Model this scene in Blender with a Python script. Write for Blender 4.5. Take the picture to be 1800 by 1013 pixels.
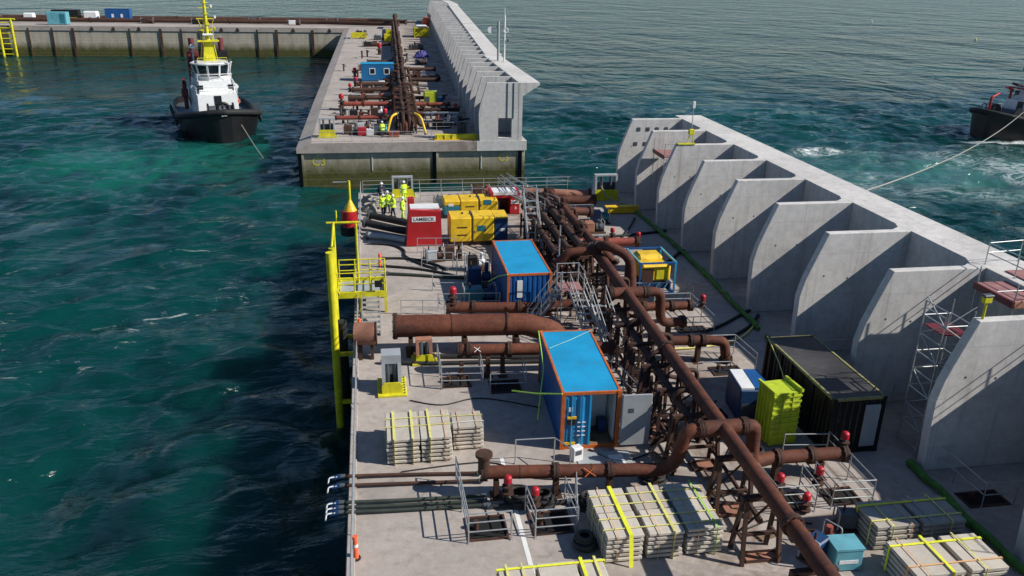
import bpy, math, random
import numpy as np
from mathutils import Vector, Matrix
random.seed(7)
S = bpy.context.scene
COL = S.collection
for o in list(bpy.data.objects): bpy.data.objects.remove(o)

# ---------------------------------------------------------------- camera
cam = bpy.data.cameras.new('camera'); cam_o = bpy.data.objects.new('camera', cam); COL.objects.link(cam_o)
cam.sensor_width = 36.0; cam.lens = 29.02; cam.clip_start = 0.5; cam.clip_end = 9000
cam_o.matrix_world = Matrix([[0.986503, 0.040943, -0.158545, 1.45], [-0.162572, 0.360619, -0.918436, 0.0], [0.019571, 0.931814, 0.362407, 18.27], [0, 0, 0, 1]])
S.camera = cam_o
# ---------------------------------------------------------------- sky and sun
SUN = Vector((1.0, -0.36, 0.80)).normalized()          # towards the sun
elev = math.asin(SUN.z); azim = math.atan2(SUN.x, SUN.y)
W = bpy.data.worlds.new('World'); S.world = W; W.use_nodes = True
wn = W.node_tree.nodes; wl = W.node_tree.links
sky = wn.new('ShaderNodeTexSky'); sky.sky_type = 'NISHITA'; sky.sun_disc = False
sky.sun_elevation = elev; sky.sun_rotation = azim; sky.air_density = 1.0; sky.dust_density = 0.0; sky.ozone_density = 6.0
wn['Background'].inputs['Strength'].default_value = 0.070
wl.new(sky.outputs[0], wn['Background'].inputs['Color'])
sl = bpy.data.lights.new('sun', 'SUN'); sl.energy = 4.8; sl.angle = math.radians(0.53); sl.color = (1.0, 0.965, 0.91)
so = bpy.data.objects.new('sun', sl); COL.objects.link(so); so.location = (80, -40, 90)
so.rotation_euler = (-SUN).to_track_quat('-Z', 'Y').to_euler()
S.view_settings.view_transform = 'Standard'; S.view_settings.look = 'None'
S.view_settings.exposure = 0.26; S.view_settings.gamma = 1.0; S.view_settings.use_curve_mapping = False

# ---------------------------------------------------------------- materials
def nmat(name):
    m = bpy.data.materials.new(name); m.use_nodes = True
    nt = m.node_tree; b = nt.nodes['Principled BSDF']
    return m, nt, nt.nodes, nt.links, b
def ramp(N, L, fac, stops, interp='LINEAR'):
    r = N.new('ShaderNodeValToRGB'); e = r.color_ramp.elements; r.color_ramp.interpolation = interp
    while len(e) > 1: e.remove(e[0])
    e[0].position = stops[0][0]; c = stops[0][1]; e[0].color = (*c, 1) if len(c) == 3 else c
    for p, c in stops[1:]:
        k = e.new(p); k.color = (*c, 1)
    L.new(fac, r.inputs[0]); return r.outputs[0]
def noise(N, L, vec, scale, detail=4, rough=.55, dist=0, sc=None):
    if sc:
        mp = N.new('ShaderNodeMapping'); mp.inputs['Scale'].default_value = sc; L.new(vec, mp.inputs[0]); vec = mp.outputs[0]
    n = N.new('ShaderNodeTexNoise'); n.inputs['Scale'].default_value = scale; n.inputs['Detail'].default_value = detail
    n.inputs['Roughness'].default_value = rough; n.inputs['Distortion'].default_value = dist
    L.new(vec, n.inputs['Vector']); return n.outputs['Fac']
def math_(N, L, op, a, b=None, clamp=False):
    m = N.new('ShaderNodeMath'); m.operation = op; m.use_clamp = clamp
    for i, v in enumerate((a, b)):
        if v is None: continue
        if isinstance(v, (int, float)): m.inputs[i].default_value = v
        else: L.new(v, m.inputs[i])
    return m.outputs[0]
def mixc(N, L, fac, a, b, mode='MIX'):
    m = N.new('ShaderNodeMix'); m.data_type = 'RGBA'; m.blend_type = mode
    for i, v in ((0, fac), (6, a), (7, b)):
        if isinstance(v, (int, float)): m.inputs[i].default_value = v
        elif isinstance(v, tuple): m.inputs[i].default_value = (*v, 1)
        else: L.new(v, m.inputs[i])
    return m.outputs[2]
def bump(N, L, b, h, strength, dist=.02):
    n = N.new('ShaderNodeBump'); n.inputs['Strength'].default_value = strength; n.inputs['Distance'].default_value = dist
    L.new(h, n.inputs['Height']); L.new(n.outputs[0], b.inputs['Normal'])
def tone(N, L, c, lo, hi):
    oi = N.new('ShaderNodeObjectInfo'); mr = N.new('ShaderNodeMapRange'); mr.inputs['To Min'].default_value = lo; mr.inputs['To Max'].default_value = hi
    L.new(oi.outputs['Random'], mr.inputs['Value']); h = N.new('ShaderNodeHueSaturation'); L.new(mr.outputs[0], h.inputs['Value']); L.new(c, h.inputs['Color']); return h.outputs[0]
def geo_pos(N): return N.new('ShaderNodeNewGeometry').outputs['Position']
def paint(name, col, rough=.5, metal=0., var=.18, scale=1.3, dirt=.25, dirtcol=(.10, .07, .05), bmp=0.0):
    """painted or plain surface: colour drift, grime in patches and runs"""
    m, nt, N, L, b = nmat(name); P = geo_pos(N)
    n1 = noise(N, L, P, scale, 5, .6)
    lo = tuple(c * (1 - var) for c in col); hi = tuple(min(.95, c * (1 + var)) for c in col)
    c = ramp(N, L, n1, [(.3, lo), (.7, hi)])
    if dirt > 0:
        n2 = noise(N, L, P, 2.3, 7, .7, .4, sc=(1, 1, .35))
        f = ramp(N, L, n2, [(.52, (0, 0, 0)), (.72, (1, 1, 1))])
        f2 = math_(N, L, 'MULTIPLY', f, dirt)
        c = mixc(N, L, f2, c, dirtcol)
    L.new(c, b.inputs['Base Color']); b.inputs['Roughness'].default_value = rough; b.inputs['Metallic'].default_value = metal
    if bmp: bump(N, L, b, noise(N, L, P, 22, 6, .7), bmp, .01)
    return m
def concrete(name, col, streak=.3, algae=None, stain=False, vary=False, joints=False):
    m, nt, N, L, b = nmat(name); P = geo_pos(N)
    n1 = noise(N, L, P, .22, 7, .62, .3); n2 = noise(N, L, P, 2.6, 7, .7); n3 = noise(N, L, P, .7, 5, .7, .2, sc=(1.5, 1.5, .16))
    d = tuple(c * .70 for c in col); l = tuple(min(.9, c * 1.16) for c in col)
    c = ramp(N, L, n1, [(.30, d), (.52, col), (.72, l)])
    c = mixc(N, L, .42, c, ramp(N, L, n2, [(.32, tuple(x * .66 for x in col)), (.62, l)]))
    f = math_(N, L, 'MULTIPLY', ramp(N, L, n3, [(.46, (0, 0, 0)), (.72, (1, 1, 1))]), streak)
    c = mixc(N, L, f, c, tuple(x * .45 for x in col))
    # pale laitance blots and dark oily spots
    n4 = noise(N, L, P, 1.1, 8, .75, .6)
    c = mixc(N, L, math_(N, L, 'MULTIPLY', ramp(N, L, n4, [(.60, (0, 0, 0)), (.70, (1, 1, 1))]), .35), c, tuple(x * .5 for x in col))
    if stain:
        # rust bled out of the pipework and boot dirt along the working strips of the deck
        sx = N.new('ShaderNodeSeparateXYZ'); L.new(P, sx.inputs[0])
        n6 = noise(N, L, P, .38, 7, .7, .8); n7 = noise(N, L, P, 1.6, 7, .75, .5)
        strip = ramp(N, L, math_(N, L, 'ABSOLUTE', math_(N, L, 'DIVIDE', math_(N, L, 'SUBTRACT', sx.outputs[0], 13.8), 6.0)), [(.2, (1, 1, 1)), (1, (.12, .12, .12))])
        c = mixc(N, L, math_(N, L, 'MULTIPLY', math_(N, L, 'MULTIPLY', ramp(N, L, n6, [(.44, (0, 0, 0)), (.60, (1, 1, 1))]), strip), .8), c, (.15, .088, .055))
        c = mixc(N, L, math_(N, L, 'MULTIPLY', ramp(N, L, n7, [(.53, (0, 0, 0)), (.66, (1, 1, 1))]), .42), c, (.17, .145, .125))
        n10 = noise(N, L, P, .16, 6, .65, 1.2); c = mixc(N, L, math_(N, L, 'MULTIPLY', ramp(N, L, n10, [(.54, (0, 0, 0)), (.60, (1, 1, 1))]), .28), c, (.17, .155, .145))
    if algae is not None:
        sx = N.new('ShaderNodeSeparateXYZ'); L.new(P, sx.inputs[0])
        n5 = noise(N, L, P, .5, 6, .7, .2, sc=(1, 1, .6))
        h = math_(N, L, 'ADD', sx.outputs[2], math_(N, L, 'MULTIPLY', math_(N, L, 'SUBTRACT', n5, .5), 2.2))
        mr = N.new('ShaderNodeMapRange'); mr.inputs['From Min'].default_value = algae[0]; mr.inputs['From Max'].default_value = algae[1]
        L.new(h, mr.inputs['Value'])
        c = mixc(N, L, mr.outputs[0], ramp(N, L, n2, [(.3, (.032, .034, .005)), (.7, (.095, .092, .014))]), c)
        # lift lines from casting
        w = N.new('ShaderNodeTexWave'); w.wave_type = 'BANDS'; w.bands_direction = 'Z'; w.inputs['Scale'].default_value = .42
        w.inputs['Distortion'].default_value = .6; L.new(P, w.inputs['Vector'])
        c = mixc(N, L, math_(N, L, 'MULTIPLY', ramp(N, L, w.outputs['Fac'], [(.90, (0, 0, 0)), (1, (1, 1, 1))]), .35), c, tuple(x * .4 for x in col))
    if joints:
        # pour lines and formwork seams
        sx = N.new('ShaderNodeSeparateXYZ'); L.new(P, sx.inputs[0])
        for ax, per, ph in ((2, 2.15, .02), (0, 2.44, .6)):
            fr = math_(N, L, 'FRACT', math_(N, L, 'DIVIDE', math_(N, L, 'ADD', sx.outputs[ax], ph), per))
            ln = ramp(N, L, math_(N, L, 'ABSOLUTE', math_(N, L, 'SUBTRACT', fr, .5)), [(.0, (1, 1, 1)), (.007, (.7, .7, .7)), (.014, (0, 0, 0))])
            c = mixc(N, L, math_(N, L, 'MULTIPLY', ln, .30), c, tuple(x * .5 for x in col))
        n8 = noise(N, L, P, 1.0, 6, .7, .3, sc=(2.4, 2.4, .10)); c = mixc(N, L, math_(N, L, 'MULTIPLY', ramp(N, L, n8, [(.52, (0, 0, 0)), (.68, (1, 1, 1))]), .38), c, (.25, .22, .19))
        n9 = noise(N, L, P, 1.6, 6, .7, .2, sc=(3, 3, .12)); c = mixc(N, L, math_(N, L, 'MULTIPLY', ramp(N, L, n9, [(.66, (0, 0, 0)), (.76, (1, 1, 1))]), .5), c, (.30, .17, .09))
    if vary: c = tone(N, L, c, .74, 1.08)
    L.new(c, b.inputs['Base Color']); b.inputs['Roughness'].default_value = .88
    bump(N, L, b, noise(N, L, P, 14, 8, .75), .35, .02)
    return m
def rust(name, dark=(.026, .009, .006), mid=(.105, .027, .011), hi=(.215, .066, .026), rough=.8):
    m, nt, N, L, b = nmat(name); P = geo_pos(N)
    n1 = noise(N, L, P, .9, 8, .68, .5); n2 = noise(N, L, P, 6.5, 8, .75)
    c = ramp(N, L, n1, [(.28, dark), (.5, mid), (.72, hi)])
    c = mixc(N, L, .45, c, ramp(N, L, n2, [(.3, dark), (.5, mid), (.75, hi)]))
    n3 = noise(N, L, P, .45, 6, .7, .8); c = mixc(N, L, math_(N, L, 'MULTIPLY', ramp(N, L, n3, [(.50, (0, 0, 0)), (.66, (1, 1, 1))]), .55), c, tuple(x * .8 for x in dark))
    n4 = noise(N, L, P, 3.2, 7, .75, 1.0); c = mixc(N, L, math_(N, L, 'MULTIPLY', ramp(N, L, n4, [(.60, (0, 0, 0)), (.70, (1, 1, 1))]), .6), c, tuple(min(.9, x * 1.5) for x in hi))
    c = tone(N, L, c, .72, 1.18)
    L.new(c, b.inputs['Base Color']); b.inputs['Roughness'].default_value = rough
    bump(N, L, b, n2, .4, .015)
    return m

M = {}
M['deck'] = concrete('deck_concrete', (.415, .36, .315), .12, stain=True)
M['wall'] = concrete('wall_concrete', (.60, .57, .53), .12, joints=True)
M['hull'] = concrete('hull_concrete', (.44, .39, .30), .55, algae=(-3.4, -1.5))
M['slab'] = concrete('slab_concrete', (.53, .475, .395), .10, vary=True)
M['rust'] = rust('pipe_rust')
M['rust_dark'] = rust('steel_rust_dark', (.022, .012, .009), (.06, .025, .014), (.12, .048, .026))
M['rust_red'] = rust('red_primer_rust', (.10, .022, .014), (.26, .05, .03), (.34, .10, .06))
M['rust_pale'] = rust('inner_rust', (.22, .09, .05), (.36, .16, .10), (.46, .24, .16))
M['alu'] = paint('galvanised_tube', (.46, .47, .46), .42, .55, .2, 4, .25)
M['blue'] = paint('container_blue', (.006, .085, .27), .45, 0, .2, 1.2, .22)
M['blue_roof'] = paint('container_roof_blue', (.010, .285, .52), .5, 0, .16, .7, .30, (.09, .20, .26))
M['orange'] = paint('corner_post_orange', (.50, .115, .02), .6, 0, .25, 3, .4)
M['red'] = paint('machine_red', (.42, .010, .014), .45, 0, .15, 1.2, .2)
M['redv'] = paint('valve_red', (.42, .012, .022), .45, 0, .2, 3, .25)
M['white'] = paint('white_paint', (.74, .74, .72), .5, 0, .08, 1.5, .15)
M['grey'] = paint('grey_paint', (.34, .36, .37), .5, 0, .12, 1.5, .2)
M['dgrey'] = paint('dark_grey_paint', (.07, .08, .09), .5, 0, .2, 1.5, .15)
M['black'] = paint('black_paint', (.006, .006, .007), .45, 0, .3, 1.5, .10, (.04, .035, .03))
M['tar'] = paint('black_roof_sheet', (.045, .043, .043), .6, 0, .4, .6, .5, (.11, .09, .07))
M['rubber'] = paint('black_rubber', (.014, .014, .014), .75, 0, .3, 3, .35, (.07, .065, .06))
M['hosegreen'] = paint('dark_green_hose', (.028, .040, .030), .7, 0, .3, 2, .3)
M['yellow'] = paint('machine_yellow', (.78, .49, .015), .5, 0, .2, 1.5, .45)
M['safety'] = paint('safety_yellow', (.62, .56, .012), .55, 0, .25, 1.5, .5, (.13, .085, .03))
M['lime'] = paint('lime_yellow', (.46, .56, .020), .6, 0, .2, 1.2, .35)
M['strap'] = paint('pale_yellow_strap', (.72, .66, .20), .6, 0, .2, 6, .2)
M['strapy'] = paint('bright_yellow_strap', (.80, .80, .04), .6, 0, .12, 6, .1)
M['trim'] = paint('worn_yellow_edge', (.26, .24, .09), .7, 0, .3, 5, .6, (.05, .05, .04))
M['strapo'] = paint('orange_strap', (.72, .42, .20), .6, 0, .15, 6, .1)
M['strapg'] = paint('green_strap', (.34, .62, .08), .6, 0, .15, 6, .1)
M['cabin'] = paint('cabin_blue', (.008, .13, .31), .5, 0, .15, 1.2, .2)
M['teal'] = paint('teal_paint', (.02, .16, .20), .5, 0, .2, 1.5, .2)
M['navy'] = paint('navy_paint', (.010, .045, .13), .45, 0, .25, 1.5, .2)
M['cyan'] = paint('light_blue_paint', (.12, .36, .42), .5, 0, .2, 1.5, .2)
M['fluo'] = paint('orange_marker', (.85, .14, .05), .5, 0, .1, 3, .1)
M['timber'] = paint('timber', (.20, .13, .075), .85, 0, .35, 3, .3)
M['mesh'] = paint('green_mesh_roll', (.065, .20, .025), .8, 0, .4, 3, .3)
M['hivis'] = paint('hivis_cloth', (.55, .80, .03), .8, 0, .15, 6, .1)
M['navycloth'] = paint('navy_cloth', (.018, .022, .045), .9, 0, .3, 6, .0)
M['skin'] = paint('skin', (.50, .30, .21), .6, 0, .1, 6, 0)
M['rope'] = paint('rope', (.30, .28, .24), .8, 0, .2, 8, .2)
M['purple'] = paint('violet_blue_tarp', (.045, .04, .22), .7, 0, .3, 1, .2)
M['pink'] = paint('faded_red_board', (.30, .14, .13), .8, 0, .2, 3, .3)
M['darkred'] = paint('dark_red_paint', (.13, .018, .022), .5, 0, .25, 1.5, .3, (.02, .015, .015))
M['line'] = paint('line_paint', (.75, .74, .70), .7, 0, .1, 4, .3, (.42, .38, .33))
gm, _, _, _, gb = nmat('window_glass'); gb.inputs['Base Color'].default_value = (.012, .022, .028, 1); gb.inputs['Roughness'].default_value = .06
M['glass'] = gm
M['ink'] = paint('black_ink', (.02, .02, .025), .7, 0, .1, 4, 0)

# ---------------------------------------------------------------- mesh helpers
MAT4 = {}
def tag(o, label=None, cat=None, group=None, kind=None):
    if label: o['label'] = label
    if cat: o['category'] = cat
    if group: o['group'] = group
    if kind: o['kind'] = kind
    return o
def thing(name, label, cat, loc=(0, 0, 0), rz=0, group=None):
    o = bpy.data.objects.new(name, None); COL.objects.link(o); o.empty_display_size = .3
    o.location = loc; o.rotation_euler = (0, 0, rz)
    MAT4[o.name] = Matrix.Translation(loc) @ Matrix.Rotation(rz, 4, 'Z')
    return tag(o, label, cat, group)
class MB:
    def __init__(s): s.v = []; s.f = []; s.s = []; s.m = []; s.cm = 0
    def add(s, vs, fs, sm=False):
        b = len(s.v); s.v += [tuple(v) for v in vs]
        for f in fs:
            s.f.append([i + b for i in f]); s.s.append(sm); s.m.append(s.cm)
        return s
    def box(s, lo, hi):
        x0, y0, z0 = lo; x1, y1, z1 = hi
        return s.add([(x0,y0,z0),(x1,y0,z0),(x1,y1,z0),(x0,y1,z0),(x0,y0,z1),(x1,y0,z1),(x1,y1,z1),(x0,y1,z1)],
            [(0,3,2,1),(4,5,6,7),(0,1,5,4),(1,2,6,5),(2,3,7,6),(3,0,4,7)])
    def cbox(s, lo, hi, c=.03):
        """box with chamfered edges"""
        (x0,y0,z0),(x1,y1,z1) = lo, hi
        c = min(c, (x1-x0)*.45, (y1-y0)*.45, (z1-z0)*.45)
        P = []
        for zz, ins in ((z0, c), (z0+c, 0), (z1-c, 0), (z1, c)):
            for k in range(4):
                a = ((x0,y0),(x1,y0),(x1,y1),(x0,y1))[k]; sx = 1 if a[0]==x0 else -1; sy = 1 if a[1]==y0 else -1
                p1 = (a[0]+sx*max(c,ins), a[1]+sy*ins); p2 = (a[0]+sx*ins, a[1]+sy*max(c,ins))
                if ins: p1 = (a[0]+sx*c, a[1]+sy*c); p2 = p1
                pr = (p2, p1) if k in (0, 2) else (p1, p2)
                P += [(pr[0][0],pr[0][1],zz),(pr[1][0],pr[1][1],zz)]
        F = [tuple(range(7,-1,-1)), tuple(range(24,32))]
        for r in range(3):
            for k in range(8): F.append((r*8+k, r*8+(k+1)%8, r*8+8+(k+1)%8, r*8+8+k))
        return s.add(P, F)
    def obox(s, c, half, X, Y=None):
        """box from centre, half sizes and its x axis (horizontal) or full frame"""
        X = Vector(X).normalized()
        if Y is None:
            Z = Vector((0,0,1)); Y = Z.cross(X)
            if Y.length < 1e-4: Y = Vector((0,1,0))
        Y = Vector(Y).normalized(); Z = X.cross(Y)
        c = Vector(c); P = []
        for k in (-1,1):
            for i,j in ((-1,-1),(1,-1),(1,1),(-1,1)): P.append(c + X*half[0]*i + Y*half[1]*j + Z*half[2]*k)
        return s.add(P, [(0,3,2,1),(4,5,6,7),(0,1,5,4),(1,2,6,5),(2,3,7,6),(3,0,4,7)])
    def bar(s, a, b, w, h=None):
        a = Vector(a); b = Vector(b); X = b - a; n = X.length
        if n < 1e-6: return s
        Y = Vector((0,0,1)).cross(X)
        if Y.length < 1e-4: Y = Vector((0,1,0))
        return s.obox((a+b)/2, (n/2, w/2, (h or w)/2), X, Y)
    def tube(s, pts, r, n=8, cap=True, r_end=None):
        pts = [Vector(p) for p in pts]; m = len(pts)
        T = []
        for i in range(m):
            a = pts[max(0,i-1)]; b = pts[min(m-1,i+1)]; T.append((b-a).normalized())
        N0 = T[0].orthogonal().normalized() if abs(T[0].z) > .9 else Vector((0,0,1)).cross(T[0]).normalized()
        V = []; 
        for i in range(m):
            N0 = (N0 - T[i]*N0.dot(T[i])).normalized(); B = T[i].cross(N0)
            rr = r if r_end is None else r + (r_end-r)*i/(m-1)
            if callable(r): rr = r(i)
            for k in range(n):
                a = 2*math.pi*k/n; V.append(pts[i] + (N0*math.cos(a) + B*math.sin(a))*rr)
        F = []
        for i in range(m-1):
            for k in range(n): F.append((i*n+k, i*n+(k+1)%n, i*n+n+(k+1)%n, i*n+n+k))
        s.add(V, F, n > 5)
        if cap:
            s.add(V[:n], [tuple(range(n-1,-1,-1))]); s.add(V[-n:], [tuple(range(n))])
        return s
    def cyl(s, a, b, r, n=12, r2=None): return s.tube([a, b], r, n, True, r2)
    def prism(s, poly, axis, a, b):
        """extrude a 2D polygon: axis 'y' -> poly in (x,z); 'z' -> (x,y); 'x' -> (y,z)"""
        def P(p, t): return {'y': (p[0], t, p[1]), 'z': (p[0], p[1], t), 'x': (t, p[0], p[1])}[axis]
        n = len(poly); V = [P(p, a) for p in poly] + [P(p, b) for p in poly]
        return s.add(V, [tuple(range(n-1,-1,-1)), tuple(range(n,2*n))] + [(i,(i+1)%n,n+(i+1)%n,n+i) for i in range(n)])
    def dome(s, c, r, rz, n=12, m=5, top=True):
        V = []; F = []
        for j in range(m+1):
            a = math.pi/2*j/m
            for k in range(n):
                t = 2*math.pi*k/n; V.append((c[0]+r*math.cos(a)*math.cos(t), c[1]+r*math.cos(a)*math.sin(t), c[2]+rz*math.sin(a)))
        for j in range(m):
            for k in range(n): F.append((j*n+k, j*n+(k+1)%n, j*n+n+(k+1)%n, j*n+n+k))
        return s.add(V, F, True)
    def torus(s, c, R, r, axis='z', n=20, m=8):
        V = []; F = []
        for i in range(n):
            a = 2*math.pi*i/n
            for j in range(m):
                b = 2*math.pi*j/m; x = (R+r*math.cos(b))*math.cos(a); y = (R+r*math.cos(b))*math.sin(a); z = r*math.sin(b)
                p = {'z': (x,y,z), 'y': (x,z,y), 'x': (z,x,y)}[axis]; V.append((c[0]+p[0], c[1]+p[1], c[2]+p[2]))
        for i in range(n):
            for j in range(m): F.append((i*m+j, ((i+1)%n)*m+j, ((i+1)%n)*m+(j+1)%m, i*m+(j+1)%m))
        return s.add(V, F, True)
    def corr(s, a, b, z0, z1, depth=.036, pitch=.278):
        """corrugated sheet between two plan points (outside is to the right of a->b)"""
        a = Vector((a[0],a[1],0)); b = Vector((b[0],b[1],0)); d = b-a; n = d.length; d.normalize(); o = Vector((d.y,-d.x,0))
        k = max(2, round(n/pitch)); p = n/k; P = []
        for i in range(k):
            t = i*p
            for u, e in ((0,0),(.24,0),(.36,-1),(.62,-1),(.76,0)) if True else (): P.append((t+u*p, e))
        P.append((n, 0)); V = []
        for t, e in P:
            q = a + d*t + o*(e*depth); V += [(q.x,q.y,z0),(q.x,q.y,z1)]
        F = [(2*i, 2*i+2, 2*i+3, 2*i+1) for i in range(len(P)-1)]
        return s.add(V, F)
    def mesh(s, name, mats):
        me = bpy.data.meshes.new(name); me.from_pydata(s.v, [], s.f)
        for m in (mats if isinstance(mats, (list, tuple)) else [mats]): me.materials.append(M[m] if isinstance(m, str) else m)
        me.polygons.foreach_set('use_smooth', s.s); me.polygons.foreach_set('material_index', s.m); me.update()
        return me
    def build(s, name, mat, parent=None, world=True, bevel=0):
        if parent is not None and world:
            I = MAT4[parent.name].inverted(); s.v = [tuple(I @ Vector(v)) for v in s.v]
        me = s.mesh(name, mat); o = bpy.data.objects.new(name, me); COL.objects.link(o)
        if parent is not None: o.parent = parent; MAT4[o.name] = MAT4[parent.name]
        else: MAT4[o.name] = Matrix()
        if bevel:
            bv = o.modifiers.new('bevel', 'BEVEL'); bv.width = bevel; bv.segments = 2; bv.limit_method = 'ANGLE'
        return o
CACHE = {}
def inst(name, key, maker, mat, parent, loc, rz=0, world=True, scale=None):
    """a part that shares its mesh with alike parts"""
    if key not in CACHE: CACHE[key] = maker().mesh(name, mat)
    o = bpy.data.objects.new(name, CACHE[key]); COL.objects.link(o)
    mw = Matrix.Translation(loc) @ Matrix.Rotation(rz, 4, 'Z')
    if parent is not None:
        o.parent = parent
        ml = MAT4[parent.name].inverted() @ mw if world else mw
    else: ml = mw
    if scale: ml = ml @ Matrix.Diagonal((*scale, 1))
    o.matrix_local = ml
    MAT4[o.name] = mw
    return o
def copy_tree(o, loc=None, rz=None, label=None, parent=None):
    c = o.copy(); COL.objects.link(c); c.parent = parent
    if loc is not None: c.location = loc
    if rz is not None: c.rotation_euler = (0, 0, rz)
    if label: c['label'] = label
    for ch in list(o.children): copy_tree(ch, parent=c)
    return c
def fillet(pts, rad, seg=6):
    """round the corners of a polyline"""
    P = [Vector(p) for p in pts]; out = [P[0]]
    for i in range(1, len(P)-1):
        a = (P[i-1]-P[i]); b = (P[i+1]-P[i]); la, lb = a.length, b.length; a.normalize(); b.normalize()
        ang = a.angle(b)
        if ang > math.pi-.02: out.append(P[i]); continue
        t = min(rad/math.tan(ang/2), la*.49, lb*.49); p0 = P[i]+a*t; p1 = P[i]+b*t
        for k in range(seg+1):
            u = k/seg; q = p0*(1-u)**2 + P[i]*2*u*(1-u) + p1*u*u; out.append(q)
    out.append(P[-1]); return out
def sag(a, b, d, n=10, wob=0):
    a = Vector(a); b = Vector(b)
    return [a.lerp(b, i/n) + Vector((random.uniform(-wob,wob), random.uniform(-wob,wob), -4*d*(i/n)*(1-i/n))) for i in range(n+1)]
def text_part(name, txt, size, mat, parent, loc, rot, bold=False, local=False):
    cu = bpy.data.curves.new(name, 'FONT'); cu.body = txt; cu.size = size; cu.extrude = .004; cu.align_x = 'CENTER'; cu.align_y = 'CENTER'
    cu.offset = .012 * size if bold else 0
    t = bpy.data.objects.new(name, cu); me = bpy.data.meshes.new_from_object(t); bpy.data.objects.remove(t); bpy.data.curves.remove(cu)
    me.materials.clear(); me.materials.append(M[mat])
    mw = Matrix.Translation(loc) @ rot.to_4x4(); 
    if not local: mw = MAT4[parent.name].inverted() @ mw
    me.transform(mw)
    o = bpy.data.objects.new(name, me); COL.objects.link(o); o.parent = parent
    return o
RX90 = Matrix.Rotation(math.pi/2, 3, 'X')
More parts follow.
